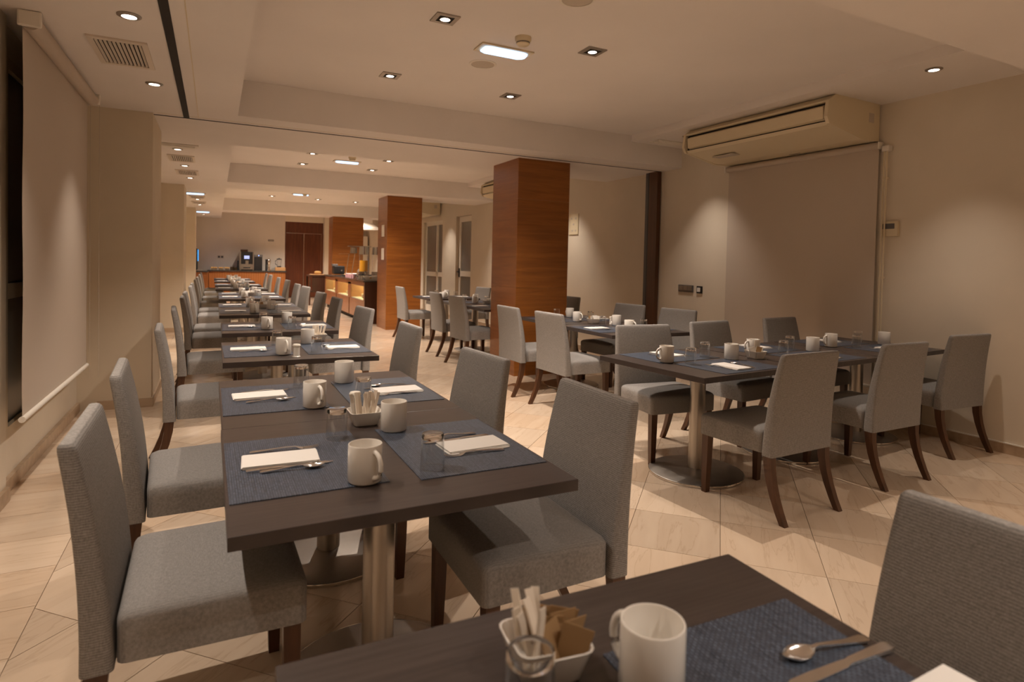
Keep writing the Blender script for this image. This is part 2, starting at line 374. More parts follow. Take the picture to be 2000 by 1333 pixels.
for a, b, c, d in ((WY0, WY0+.09, 0, 2.3), (WY1-.09, WY1, 0, 2.3), (14.28, 14.37, 0, 2.3), (WY0, WY1, 2.2, 2.3), (WY0, WY1, .93, 1.04), (WY0, WY1, 0, .2)): wbox(w2, a, b, c, d, -.10, .05)
w2 = struct(w2.obj('window_2', WHITEF))
for a, b in ((WY0+.09, 14.28), (14.37, WY1-.09)):
    for c, d in ((.2, .93), (1.04, 2.2)):
        m_ = MB(); wbox(m_, a, b, c, d, -.085, .012); m_.obj('pane', FROST, w2)
m_ = MB(); wbox(m_, 14.3, 14.35, 1.05, 2.2, -.05, .02); m_.obj('sash_stile', WHITEF, w2)

# back wall with the dark double door
wb = struct(MB().bb(-1.2, 2.05, YB, YB+.25, 0, ZC).bb(2.05, 3.26, YB+.12, YB+.25, 2.5, ZC).bb(3.26, 5.4, YB, YB+.25, 0, ZC).obj('wall_back', WALL2))
MB().bb(2.05, 3.26, YB+.06, YB+.12, 2.5, ZC).obj('door_head', WALL, wb)
MB().bb(3.28, 3.62, YB-.06, YB, 0, ZC).obj('pilaster', WALL, wb)
db = struct(MB().bb(2.05, 3.26, YB+.08, YB+.12, 2.14, 2.5).bb(2.05, 2.085, YB+.05, YB+.12, 0, 2.14).bb(3.20, 3.26, YB+.05, YB+.12, 0, 2.14).obj('door_2', DOORW))
MB().bb(2.09, 2.625, YB+.085, YB+.125, .01, 2.12).obj('leaf', DOORW, db); MB().bb(2.66, 3.19, YB+.085, YB+.125, .01, 2.12).obj('leaf', DOORW, db)
MB().bb(2.629, 2.655, YB+.07, YB+.125, .01, 2.12).obj('meeting_strip', STAIN, db)
MB().bb(2.085, 3.2, YB+.075, YB+.125, 2.12, 2.135).bb(3.188, 3.2, YB+.075, YB+.1, .4, 2.12).obj('edge_strip', STAIN, db)
# wall behind the camera
struct(MB().bb(-1.2, 5.6, YE-.2, YE, 0, ZC).obj('wall_rear', WALL))

# partition jamb on the right wall
t = thing('partition_post', 'tall dark wooden partition post standing against the cream wall behind a column', 'post', (xw(6.2), 6.2, 0), WA)
MB().bb(-.07, -.012, -.09, .07, 0, ZB).obj('wood_jamb', POSTW, t); MB().bb(-.062, -.012, .07, .10, 0, ZB).obj('rubber_channel', BLACK, t)
MB().bb(-.06, -.012, .10, .15, 0, ZB).obj('metal_channel', DGREY, t)

# wood clad columns
def column(x0, x1, y0, y1, h, label):
    cx, cy = (x0+x1)/2, (y0+y1)/2; w, d = x1-x0, y1-y0
    t = thing('wood_column', label, 'column', (cx, cy, 0), 0, 'wood clad columns')
    MB().bb(-w/2+.012, w/2-.012, -d/2+.012, d/2-.012, 0, h).obj('core', BUFD, t)
    zs = (.0, 1.02, 2.04, h)
    for z0, z1 in zip(zs, zs[1:]):
        MB().bb(-w/2, w/2, -d/2, -d/2+.012, z0+.0008, z1-.0008).obj('veneer_panel', VEN, t)
        MB().bb(-w/2, w/2, d/2-.012, d/2, z0+.0008, z1-.0008).obj('veneer_panel', VEN, t)
        MB().bb(-w/2, -w/2+.012, -d/2+.012, d/2-.012, z0+.0008, z1-.0008).obj('veneer_panel', VEN2, t)
        MB().bb(w/2-.012, w/2, -d/2+.012, d/2-.012, z0+.0008, z1-.0008).obj('veneer_panel', VEN2, t)
    return t
column(3.076, 3.757, 6.224, 6.92, ZB, 'largest square wooden column, beside the table group in the middle')
column(2.851, 3.516, 11.227, 11.93, ZB, 'middle square wooden column with two paper notices on its narrow side')
column(2.96, 3.82, 17.75, 18.38, ZB, 'farthest square wooden column, bright orange, behind the buffet counter')

# ------------------------------------------------------------------ ceiling fixtures
ORD = 'first second third fourth fifth sixth seventh eighth ninth tenth eleventh twelfth thirteenth fourteenth'.split()
def lamp(parent, power, tilt=(0, 0), size=1.95, blend=.8, col=LAMP_COL):
    L = bpy.data.lights.new('lamp_beam', 'SPOT'); L.energy = power; L.spot_size = size; L.spot_blend = blend; L.color = col; L.shadow_soft_size = .014
    o = bpy.data.objects.new('lamp_beam', L); COL.objects.link(o); o.parent = parent; o.location = (0, 0, -.035); o.rotation_euler = (tilt[0], tilt[1], 0); return o
def ring_sq(s, w, z0, z1): return MB().bb(-s, s, -s, -w, z0, z1).bb(-s, s, w, s, z0, z1).bb(-s, -w, -w, w, z0, z1).bb(w, s, -w, w, z0, z1)
def down_sq():
    t = thing('square_downlight', '', 'downlight')
    ring_sq(.075, .047, -.008, 0).obj('frame', NICKEL, t); MB().bb(-.05, .05, -.05, .05, -.002, 0).obj('recess', DARK, t)
    MB().lathe([(.036, -.010), (.036, -.002), (.030, -.002), (.030, -.010)], 20, closed=True).obj('bezel', STAIN, t, smooth=True)
    MB().cyl((0, 0, -.007), .030, .004, 20).obj('bulb', BULB, t); return t
def down_rd():
    t = thing('round_downlight', '', 'downlight')
    MB().lathe([(.055, 0), (.055, -.004), (.045, -.009), (.034, -.009), (.034, 0)], 28, closed=True).obj('frame', NICKEL, t, smooth=True)
    MB().cyl((0, 0, -.006), .033, .005, 20).obj('bulb', BULB, t); return t
DSQ, DRD = Kind(down_sq()), Kind(down_rd())
sq = [(1.265, 3.64, ZC, 1), (1.265, 4.97, ZC, 1), (2.37, 3.66, ZC, 1), (2.37, 5.0, ZC, 1), (1.24, 9.2, ZC, 1.25), (1.24, 10.3, ZC, 1.2), (2.345, 9.2, ZC, 1.25), (2.345, 10.3, ZC, .75),
      (1.235, 16.1, ZC, 1.9), (2.33, 16.2, ZC, 1.9), (3.29, 16.3, ZC, 2.2), (1.24, 13.6, ZC, 1.8), (2.34, 13.6, ZC, 1.8)]
sql = ['in the near ceiling tray, window side, closer to the camera', 'in the near ceiling tray, window side, farther from the camera', 'in the near ceiling tray, aisle side, closer to the camera', 'in the near ceiling tray, aisle side, farther from the camera',
       'in the middle ceiling tray, window side, front', 'in the middle ceiling tray, window side, rear', 'in the middle ceiling tray, aisle side, front', 'in the middle ceiling tray, aisle side, rear',
       'in the farthest ceiling tray, window side, rear', 'in the farthest ceiling tray, centre rear', 'in the farthest ceiling tray, nearest the wooden column', 'in the farthest tray, window side, hidden by the beam', 'in the farthest tray, centre, hidden by the beam']
for (x, y, z, p), lb in zip(sq, sql):
    t = DSQ((x, y, z), 0, 'square steel downlight '+lb, 'square downlights'); lamp(t, LAMP_W*p)
rd = [(-.396, 3.67, ZB, .4), (-.39, 5.02, ZB, .4), (-.385, 7.93, ZB, .9), (-.37, 9.3, ZB, .9), (-.35, 10.7, ZB, .9), (-.335, 14.6, ZB, 1.1), (-.32, 16.1, ZB, 1.1), (-.30, 19.8, ZB, 1.1)]
for i, (x, y, z, p) in enumerate(rd):
    t = DRD((x, y, z), 0, f'round steel downlight in the window-side soffit, {ORD[i]} from the camera', 'round downlights in the window-side soffit'); lamp(t, LAMP_W*p, size=1.35, blend=1)
for (x, y, z, p), lb in zip([(4.52, 2.56, ZS, .3), (4.62, 5.18, ZS, .45), (4.53, 10.5, ZS, 1.6), (4.53, 8.1, ZS, .9), (4.4, 13.3, ZS, .9), (4.35, 16.2, ZS, 1.2)], ['beside the near end of the air conditioner', 'at the far end of the near air conditioner', 'in the soffit beyond the large wooden column', 'in the wall-side soffit hidden by the large column', 'added unseen in the wall-side soffit above the glazed door', 'added unseen in the wall-side soffit beyond the white window']):  # last two are unseen, added to brighten the far right wall
    t = DRD((x, y, z), 0, 'added unseen round downlight '+lb, 'round downlights in the wall-side soffit'); lamp(t, LAMP_W*p, size=1.35, blend=1)
# the bays before and behind the camera's view are lit the same way
for x, y, lb in ((1.27, -.5, 'front window-side'), (2.37, -.5, 'front aisle-side'), (1.27, -1.85, 'rear window-side'), (2.37, -1.85, 'rear aisle-side')):
    t = DSQ((x, y, ZC), 0, f'square steel downlight, {lb} one in the bay behind the viewpoint', 'square downlights behind the viewpoint'); lamp(t, LAMP_W*(.75 if x > 2 else .08))
for x, y, z, lb in ((-.39, 2.32, ZB, 'nearest the viewpoint in the window-side soffit'), (-.39, .97, ZB, 'level with the viewpoint in the window-side soffit'), (-.39, -1.2, ZB, 'behind the viewpoint in the window-side soffit'), (4.52, -.1, ZS, 'level with the viewpoint in the wall-side soffit')):
    t = DRD((x, y, z), 0, 'added unseen round downlight '+lb, 'round downlights behind the viewpoint'); lamp(t, LAMP_W*(1.1 if x > 2 else 1.0 if y > 2 else .15), size=2.2, blend=.8)
for x, y, lb, p in ((3.98, 18.95, 'over the pantry corner', 1.2), (1.24, 19.3, 'before the coffee machine', 2.6), (2.34, 19.3, 'before the double door', 2.4)):  # unseen lamps added so the back wall and pantry side light up
    t = DRD((x, y, ZC), 0, f'added unseen round downlight {lb} by the back wall', 'added downlights over the back counters'); lamp(t, LAMP_W*p, size=2.2)

def em_light(lit):
    t = thing('emergency_light', '', 'ceiling light')
    MB().box((0, 0, -.006), (.40, .17, .012), 0, .003).obj('frame', CREAM if lit else CREAMW, t)
    prof = [(-.065, -.012), (-.055, -.028), (0, -.036), (.055, -.028), (.065, -.012)]
    MB().loft([[(-.165, y*.75, z*.8-.002) for y, z in prof], [(-.13, y, z) for y, z in prof], [(.13, y, z) for y, z in prof], [(.165, y*.75, z*.8-.002) for y, z in prof]]).obj('diffuser', COOL if lit else CREAMW, t, smooth=True)
    return t
EML, EMU = Kind(em_light(True)), Kind(em_light(False))
for x, y, z, lb in ((1.825, 3.97, ZC, 'glowing white emergency light in the near ceiling tray beside the smoke detector'), (1.81, 9.65, ZC, 'glowing white emergency light in the middle ceiling tray'), (1.80, 15.2, ZC, 'glowing white emergency light in the farthest ceiling tray'),
                    (-.36, 13.2, ZB, 'glowing white emergency light in the window-side soffit past the second pilaster'), (-.31, 18.5, ZB, 'glowing white emergency light at the far end of the window-side soffit')):
    EML((x, y, z), 0, lb, 'lit emergency lights')
EMU((-.37, 7.63, ZB), 0, 'unlit cream emergency light in the soffit just beyond the beam'); EMU((4.66, 5.55, ZS), 0, 'unlit cream emergency light at the far end of the air conditioner')
def smoke():
    t = thing('smoke_detector', '', 'smoke detector')
    MB().lathe([(0, 0), (.055, 0), (.055, -.02), (.05, -.028), (0, -.028)], 28).obj('base', CREAM, t, smooth=True)
    MB().lathe([(0, -.028), (.046, -.028), (.044, -.046), (.032, -.056), (0, -.056)], 28).obj('sensor_head', CREAM, t, smooth=True)
    MB().lathe([(.044, -.040), (.0465, -.040), (.0465, -.035), (.044, -.035)], 28, closed=True).obj('vent_slot', DGREY, t)
    return t
SMK = Kind(smoke())
SMK((1.83, 3.68, ZC), 0, 'cream round smoke detector in the near ceiling tray', 'smoke detectors'); SMK((1.80, 9.2, ZC), 0, 'cream round smoke detector in the middle ceiling tray', 'smoke detectors'); SMK((1.86, 15.0, ZC), 0, 'cream round smoke detector in the farthest ceiling tray', 'smoke detectors')
def speaker():
    t = thing('ceiling_speaker', '', 'speaker')
    MB().lathe([(.105, 0), (.105, -.004), (.095, -.008), (.088, -.006), (.088, 0)], 36, closed=True).obj('rim', CREAMW, t, smooth=True)
    MB().lathe([(0, -.003), (.088, -.002), (.088, 0)], 36).obj('grille', GRILL, t, smooth=True); return t
SPK = Kind(speaker())
SPK((1.81, 4.32, ZC), 0, 'round ceiling speaker behind the near emergency light', 'ceiling speakers'); SPK((1.83, 3.0, ZC), 0, 'round ceiling speaker nearest the camera', 'ceiling speakers')
def vent():
    t = thing('ceiling_vent', '', 'vent')
    w, d = .145, .27
    MB().bb(-w, w, -d, -d+.04, -.01, 0).bb(-w, w, d-.04, d, -.01, 0).bb(-w, -w+.03, -d+.04, d-.04, -.01, 0).bb(w-.03, w, -d+.04, d-.04, -.01, 0).obj('frame', VENTM, t)
    MB().bb(-w+.02, w-.02, -d+.03, d-.03, -.0015, 0).obj('duct', DARK, t)
    sl = MB().box((0, 0, 0), (.0035, 2*d-.08, .016), 0, 0, Matrix.Rotation(.6, 4, 'Y')).mesh('slat', VENTM)
    for k in range(11): link('slat', sl, t, (-w+.04+k*.021, 0, -.006))
    return t
VNT = Kind(vent())
for i, (x, y) in enumerate([(-.50, 4.36), (-.375, 8.65), (-.365, 10.05), (-.33, 14.1), (-.33, 15.5)]):
    VNT((x, y, ZB), 0, f'cream slatted air vent in the window-side soffit, {ORD[i]} from the camera', 'air vents in the soffit')

# ------------------------------------------------------------------ air conditioners
def ac(Lh):
    t = thing('air_conditioner', '', 'air conditioner')
    body = [(-.02, 0), (-.62, 0), (-.70, -.055), (-.70, -.07), (-.655, -.07), (-.655, -.225), (-.69, -.225), (-.66, -.25), (-.25, -.322), (-.02, -.315)]
    MB().prism(body, 'y', -Lh+.03, Lh-.03).obj('body', CREAM, t)
    end = [(-.02, 0), (-.62, 0), (-.705, -.055), (-.725, -.19), (-.69, -.245), (-.25, -.328), (-.02, -.318)]
    for s in (-1, 1):
        MB().prism(end, 'y', *(sorted((s*Lh, s*(Lh-.03))))).obj('end_cap', CREAM, t)
    MB().prism([(-.665, -.082), (-.71, -.105), (-.70, -.20), (-.665, -.215)], 'y', -Lh+.05, Lh-.06).obj('louvre', CREAM, t)
    MB().bb(-.672, -.653, -Lh+.03, Lh-.03, -.225, -.07).obj('outlet', DARK, t)
    return t
A0 = ac(.83)
MB().box((-.56, -.35, -.276), (.01, .11, .003), 0, 0, None).obj('brand_strip', DGREY, A0).rotation_euler = (0, -.24, 0)
MB().bb(-.17, -.10, -.8315, -.83, -.17, -.09).obj('rating_sticker', GRILL, A0)
MB().bb(-.5, -.4, .35, .62, -.299, -.290).obj('intake_grille', GRILL, A0).rotation_euler = (0, -.0, 0)
A0.location = (xw(4.15), 4.15, ZS); A0.rotation_euler[2] = WA; A0['label'] = 'large yellowed air conditioner hung from the ceiling above the fabric wall blind'; A0['group'] = 'air conditioners'
dup(A0, (xw(9.3)+.02, 9.32, ZS), WA, 'air conditioner partly hidden behind the largest wooden column', 'air conditioners')
dup(A0, (xw(14.8)-.02, 14.78, ZS), WA, 'farthest air conditioner, above the white window beyond the middle column', 'air conditioners')

# ------------------------------------------------------------------ blinds
t = thing('roller_blind', 'drawn beige roller blind hanging before the window nearest the camera', 'blind', (-.835, 3.87, 0))
MB().tube([(0, 0, 2.455), (0, 1.72, 2.455)], .042, 20).obj('roller', BLIND, t, smooth=True)
m_ = MB(); m_.loft([[(-.028 + .0022*math.sin(7*z)*(1 if yy < .2 else .2), yy, z) for yy in (0.0, .86, 1.71)] + [(-.0295 + .0022*math.sin(7*z)*(1 if yy < .2 else .2), yy, z) for yy in (1.71, .86, 0)] for z in [.45 + k*(1.99/14) for k in range(15)]]); m_.obj('fabric', BLIND, t, smooth=True)
MB().tube([(-.028, -.012, .45), (-.028, 1.725, .45)], .016, 12).obj('bottom_bar', CREAMW, t, smooth=True)
for yy in (-.012, 1.73): MB().box((0, yy, 2.465), (.10, .022, .08), 0, .008).obj('bracket', CREAMW, t)
MB().tube([(.045, 1.735, 2.44), (.045, 1.735, .35)], .0015, 6).tube([(-.012, 1.735, 2.44), (-.012, 1.735, .35)], .0015, 6).obj('cord', GRILL, t)
t = thing('roller_blind', 'wide beige roller blind on the wall under the air conditioner', 'blind', (xw(4.15), 4.15, 0), WA)
MB().tube([(-.042, -.85, 2.385), (-.042, .84, 2.385)], .030, 20).obj('roller', BLIND, t, smooth=True)
MB().bb(-.030, -.0285, -.84, .83, .30, 2.38).obj('fabric', BLIND, t); MB().tube([(-.030, -.85, .30), (-.030, .84, .30)], .014, 12).obj('bottom_bar', CREAMW, t, smooth=True)
for yy in (-.86, .85): MB().box((-.038, yy, 2.382), (.076, .014, .065), 0, .006).obj('bracket', CREAMW, t)
# pipes and box to the right of that blind
t = thing('cable_conduit', 'pair of thin cream conduits running down the wall beside the fabric blind', 'pipe', (xw(3.24), 3.24, 0), WA)
for yy in (-.012, .012): MB().tube([(-.048, yy, .08), (-.048, yy, 2.33)], .0065, 10).obj('pipe', CREAM, t, smooth=True)
MB().box((-.03, 0, 2.35), (.056, .066, .05), 0, .008).obj('junction', CREAMW, t)
for zz in (.6, 1.25, 2.1): MB().box((-.028, 0, zz), (.05, .012, .018)).obj('clip', CREAM, t)
t = thing('breaker_box', 'small cream breaker box with dark window behind the conduits', 'electrical box', (xw(3.19), 3.19, 1.665), WA)
MB().box((-.0175, 0, 0), (.035, .13, .13), 0, .005).obj('case', CREAM, t); MB().bb(-.037, -.034, -.04, .06, .0, .045).obj('window', DGREY, t)
t = thing('switch_plate', 'grey triple light switch on the wall past the blind', 'light switch', (xw(5.62), 5.62, 1.045), WA)
MB().box((-.006, 0, 0), (.012, .25, .085), 0, .003).obj('plate', DGREY, t)
for k in (-1, 0, 1): MB().box((-.014, k*.073, .006), (.006, .07, .055), 0, .002).obj('rocker', NICKEL, t)
t = thing('wall_socket', 'small square wall control with pale centre beside the triple switch', 'socket', (xw(5.395), 5.395, 1.04), WA)
MB().box((-.006, 0, 0), (.012, .09, .085), 0, .003).obj('plate', BLACK, t); MB().box((-.014, .006, .0), (.006, .05, .05), 0, .002).obj('insert', PAPER, t)
t = thing('wall_notice', 'pale framed notice on the wall right behind the largest column', 'notice', (xw(8.1), 8.12, 1.93), WA)
MB().box((-.006, 0, 0), (.012, .26, .32), 0, .002).obj('panel', CREAM, t)
for a, b in ((-.06, .09), (.06, .09), (0, 0), (-.06, -.1), (.03, -.1)): MB().box((-.013, a, b), (.002, .04, .03)).obj('printed_mark', GRILL, t)

# notices on the middle column
for z, lb in ((1.86, 'upper paper notice fixed to the narrow side of the middle column'), (1.42, 'lower paper notice fixed to the narrow side of the middle column')):
    t = thing('paper_notice', lb, 'notice', (2.851, 11.5, z), 0, 'paper notices on the column')
    MB().bb(-.004, 0, -.17, .17, -.13, .13).obj('holder', VEN2, t); MB().bb(-.006, -.004, -.08, .12, -.11, .11).obj('sheet', PAPER, t)

# ------------------------------------------------------------------ furniture prototypes
def rr(hw, hd, r, z, cy=0, k=4, front=None):     # rounded rectangle loop; front = half width at +y
    P = []; fw_ = hw if front is None else front
    for sx, sy, a0 in ((1, 1, 0), (-1, 1, PI/2), (-1, -1, PI), (1, -1, 1.5*PI)):
        w_ = fw_ if sy > 0 else hw
        for i in range(k):
            a = a0 + (PI/2)*i/(k-1); P.append((sx*(w_-r)+r*math.cos(a), cy+sy*(hd-r)+r*math.sin(a), z))
    return P
def make_chair():
    t = thing('dining_chair', '', 'chair')
    def yr(z): u = max(0, (z-.40)/.465); return -.262 - .012*u - .042*u*u + .014*max(0, (.40-z)/.07)*0
    def th(z): u = (z-.33)/.535; return .068 - .030*u
    def hw(z): u = (z-.33)/.535; return .250 - .024*u*u
    L = []
    zs = [.33, .36, .40, .44, .48, .53, .58, .64, .70, .76, .81, .845]
    for z in zs:
        h = th(z)/2; L.append(rr(hw(z), h, .014, z, yr(z)+h))
    for dz, ins in ((.012, .002), (.018, .007), (.020, .013)):
        z = .845+dz; h = th(.845)/2; L.append(rr(hw(.845)-ins, h-ins, max(.003, .014-ins), z, yr(.845+dz)+h))
    # crowned top edge: middle a little higher than the corners
    L2 = []
    for q in L:
        L2.append([(x, y_ + .012*(x/.25)**2*max(0, (z-.4)/.465)*.6, z + (.010*(1-(x/.25)**2) if z > .83 else 0)) for x, y_, z in q])
    MB().loft(L2).obj('backrest', FAB, t, smooth=True, ang=1.0)
    L = [rr(.238, .213, .022, z, .022, front=.250) for z in (.338, .35, .41, .438)]
    for ins, z in ((.006, .450), (.018, .458), (.05, .465), (.10, .470), (.16, .472)):
        L.append(rr(.238-ins, .213-ins, min(.022+ins*.25, (.213-ins)*.8), z, .022, front=.250-ins))
    MB().loft(L).obj('seat', FABS, t, smooth=True, ang=1.2)
    def sqr(x, y_, z, a, b): return [(x-a, y_-b, z), (x+a, y_-b, z), (x+a, y_+b, z), (x-a, y_+b, z)]
    for s in (-1, 1):
        MB().loft([sqr(s*.216, .198, .34, .022, .022), sqr(s*.218, .20, .15, .0195, .0195), sqr(s*.219, .202, 0, .016, .016)]).obj('leg', LEG, t)
        MB().loft([sqr(s*(.224), -.228-.10*max(0, (.33-z)/.33)**1.8, z, .0205-.005*(.33-z)/.33, .024-.008*(.33-z)/.33) for z in (.335, .27, .2, .13, .06, 0)]).obj('leg', LEG, t, smooth=True, ang=.5)
    return t
CHAIR = Kind(make_chair())
TH = .711
def make_table(w, d):
    t = thing('pedestal_table', '', 'table')
    MB().box((0, 0, TH-.016), (w, d, .032), 0, .0015).obj('tabletop', LAM, t)
    MB().bb(-.2, .2, -.2, .2, TH-.042, TH-.032).obj('mounting_plate', BLACK, t)
    MB().lathe([(.048, .03), (.048, TH-.042)], 32).obj('pole', STEEL, t, smooth=True)
    MB().lathe([(0, 0), (.285, 0), (.292, .006), (.292, .014), (.284, .018), (.15, .026), (.06, .034), (0, .034)], 56).obj('base', BASEM, t, smooth=True)
    MB().lathe([(.286, .0145), (.2935, .0145), (.295, .009), (.2935, .002), (.286, .002)], 56, closed=True).obj('rim', CHROME, t, smooth=True)
    return t
TABLE = Kind(make_table(.868, .893))

# tableware prototypes (z = 0 is the surface they stand on)
def make_mug():
    t = thing('coffee_mug', '', 'mug')
    MB().lathe([(0, .004), (.030, .004), (.032, 0), (.040, 0), (.0445, .005), (.0445, .098), (.0435, .1005), (.0415, .1005), (.0405, .098), (.0405, .012), (.036, .008), (0, .008)], 40).obj('cup', PORC, t, smooth=True, ang=1.0)
    P = [(.043 + .030*math.sin(a)**.9 if 0 < a < PI else .043, 0, .052 + .034*math.cos(a)) for a in [PI*k/12 for k in range(13)]]
    MB().tube(P, [.0075]+[.0062]*11+[.0075], 10).obj('handle', PORC, t, smooth=True); return t
def make_glass():
    t = thing('water_glass', '', 'glass')
    # tumbler standing upside down: thick base on top
    MB().lathe([(.035, 0), (.0318, .084), (.0300, .084), (.0332, 0)], 36, closed=True).obj('tumbler', TUMB, t, smooth=True, ang=.9)
    MB().lathe([(0, .083), (.0296, .083), (.0312, .086), (.0310, .096), (.029, .099), (0, .0985)], 36).obj('thick_base', GLASS, t, smooth=True, ang=.9)
    return t
def make_bowl():
    t = thing('sugar_bowl', '', 'bowl')
    L = [rr(a, a, r, z) for a, r, z in ((.038, .014, 0), (.043, .016, .006), (.055, .018, .046), (.057, .018, .05), (.054, .017, .05), (.040, .014, .011))]
    MB().loft(L).obj('bowl_body', PORC, t, smooth=True, ang=.9); return t
def make_shaker():
    t = thing('salt_shaker', '', 'shaker')
    MB().lathe([(0, 0), (.022, 0), (.023, .003), (.019, .007), (.018, .06), (.0185, .066), (0, .066)], 28).obj('body', PORC, t, smooth=True)
    MB().lathe([(0, .066), (.0225, .066), (.0225, .072), (.019, .077), (0, .079)], 28).obj('cap', CREAMW, t, smooth=True); return t
MUG, GLS, BOWL, SHK = Kind(make_mug()), Kind(make_glass()), Kind(make_bowl()), Kind(make_shaker())
def proto(name, cat, me): return Kind(tag(link(name, me), '', cat))
PMAT = proto('place_mat', 'place mat', MB().box((0, 0, .0012), (.53, .385, .0024), 0, .0006).mesh('place_mat', MATM))
m_ = MB(); m_.box((0, 0, .0015), (.122, .205, .003), 0, .0008); m_.box((.003, -.006, .0045), (.117, .20, .0026), 0, .0008); m_.box((.0045, -.002, .0075), (.113, .203, .0026), .01, .0008)
NAP = proto('paper_napkin', 'napkin', m_.mesh('paper_napkin', PAPER))
# cutlery lies along y, handle towards the diner (-y)
m_ = MB(); W_ = lambda y_, w, z, t_: [(-w, y_, z), (w, y_, z), (w, y_, z+t_), (-w, y_, z+t_)]
m_.loft([W_(-.098, .0075, 0, .003), W_(-.09, .0095, .001, .003), W_(-.05, .0055, .003, .003), W_(0, .0032, .007, .003), W_(.03, .004, .006, .003), W_(.042, .011, .002, .002), W_(.052, .012, .0, .002)])
for k in range(4): m_.loft([W_(.052, .0018, .0, .002), W_(.07, .0016, .001, .0018), W_(.095, .0008, .005, .0015)]) if False else m_.loft([[(x+(-.0099+k*.0066), y_, z) for x, y_, z in L] for L in (W_(.051, .0021, .0, .002), W_(.072, .0018, .001, .0018), (W_(.097, .0009, .005, .0015)))])
FORK = proto('fork', 'fork', m_.mesh('fork', CUT, True, .8))
m_ = MB(); m_.loft([W_(-.112, .007, 0, .005), W_(-.10, .0095, 0, .006), W_(-.02, .0065, .001, .005), W_(-.012, .0055, .001, .004), W_(.0, .008, .0015, .002), W_(.06, .0095, .0015, .0016), W_(.10, .0085, .0015, .0014), W_(.118, .002, .0015, .001)])
KNIFE = proto('knife', 'knife', m_.mesh('knife', CUT, True, .8))
m_ = MB(); m_.loft([W_(-.085, .006, .001, .003), W_(-.078, .0088, .002, .003), W_(-.04, .005, .004, .003), W_(.015, .003, .010, .003), W_(.03, .0035, .009, .0025)])
L = []
for k in range(9):
    u = k/8; y_ = .026+u*.056; w = .0175*math.sin(PI*min(1, max(.06, u*.92+.06)))**.7; sag = .0085*math.sin(PI*u)
    L.append([(w*math.cos(a), y_, .0095*(1-u*.2)-sag*math.sin(a) if a <= PI else .0095*(1-u*.2)-sag*.8*math.sin(2*PI-a)+.0012) for a in [PI*j/8 for j in range(9)]] + [(w*.94*math.cos(a), y_, .0095*(1-u*.2)-sag*.85*math.sin(a)+.0012) for a in [PI*j/8 for j in range(8, -1, -1)]])
m_.loft(L)
SPOON = proto('spoon', 'spoon', m_.mesh('spoon', CUT, True, .9))
def packet_mesh(m):
    q = MB(); h = .0022
    q.loft([[(-w, -t_, z), (w, -t_, z), (w, t_, z), (-w, t_, z)] for w, t_, z in ((.0225, .0004, 0), (.0225, .0012, .006), (.0215, h, .02), (.0215, h, .045), (.0225, .0012, .056), (.0225, .0004, .062))]); return q.mesh('sugar_packet', m, True, .5)
def stick_mesh(m):
    q = MB(); q.loft([[(-w, -t_, z), (w, -t_, z), (w, t_, z), (-w, t_, z)] for w, t_, z in ((.0062, .0004, 0), (.0058, .0026, .012), (.0058, .0026, .085), (.0062, .0004, .098))]); return q.mesh('sugar_stick', m, True, .5)
PKW, PKB, STK = packet_mesh(PAPER), packet_mesh(KRAFT), stick_mesh(STICK)

def fill_bowl(x, y, z, place, kinds, rz=0):
    BOWL((x, y, z), rz, 'square white porcelain bowl of sugar packets '+place, 'sugar bowls')
    rnd = random.Random(int(x*1000+y*77)); n_ = len(kinds)
    for i, k in enumerate(kinds):
        me, nm, desc = {'w': (PKW, 'sugar_packet', 'white paper sugar packet'), 'b': (PKB, 'sugar_packet', 'brown paper sugar packet'), 's': (STK, 'sugar_stick', 'slim cream sugar stick')}[k]
        o = link(nm, me); gx = ((i % 4)-1.5)*.017; gy = ((i//4)-(max(1, (n_+3)//4)-1)/2)*.018
        a, b2 = rz+rnd.uniform(-.6, .6), rnd.uniform(-.25, .25)
        o.location = (x+math.cos(rz)*gx-math.sin(rz)*gy, y+math.sin(rz)*gx+math.cos(rz)*gy, z+.014+rnd.uniform(0, .006))
        o.rotation_euler = (rnd.uniform(-.28, .28)+gy*4, rnd.uniform(-.2, .2)+gx*5, a)
        tag(o, f'{desc} in the bowl {place}', 'sugar packet', f'sugar packets in the bowl {place}')

def rot(dx, dy, a): return dx*math.cos(a)-dy*math.sin(a), dx*math.sin(a)+dy*math.cos(a)
def setting(cx, cy, a, place, z=TH, cut=True, mug=True, glass=True, jit=0, nap=True, mugoff=(0, 0), glsoff=(0, 0), hnd=.25):
    """place setting; the diner sits at -y of the frame turned by a about (cx, cy) = mat centre"""
    rnd = random.Random(int(cx*991+cy*313)); J = lambda s: rnd.uniform(-s, s)
    def W2(dx, dy): u, v_ = rot(dx, dy, a); return cx+u, cy+v_
    e = .0024
    PMAT((cx, cy, z+.0002), a+J(.015), f'navy woven place mat {place}', 'place mats')
    if nap:
        x, y = W2(-.035+J(.01), -.045+J(.01)); NAP((x, y, z+e+.0004), a+J(.05), f'folded white paper napkin {place}', 'paper napkins')
    if cut:
        x, y = W2(-.115+J(.006), -.02+J(.01)); FORK((x, y, z+e+.0004), a+J(.06), f'steel fork {place}', 'forks')
        x, y = W2(.045+J(.004), -.03+J(.01)); KNIFE((x, y, z+e+.0004), a+J(.04), f'steel knife {place}', 'knives')
        x, y = W2(.076+J(.005), -.03+J(.01)); SPOON((x, y, z+e+.0004), a+J(.05), f'steel spoon {place}', 'spoons')
    if mug:
        x, y = W2(.235+mugoff[0], .135+mugoff[1]); MUG((x, y, z+e+.0004), a+hnd+J(.15), f'white porcelain mug {place}', 'white mugs')
    if glass:
        x, y = W2(-.185+glsoff[0], .135+glsoff[1]); GLS((x, y, z+e+.0004), J(1), f'clear upturned water glass {place}', 'water glasses')

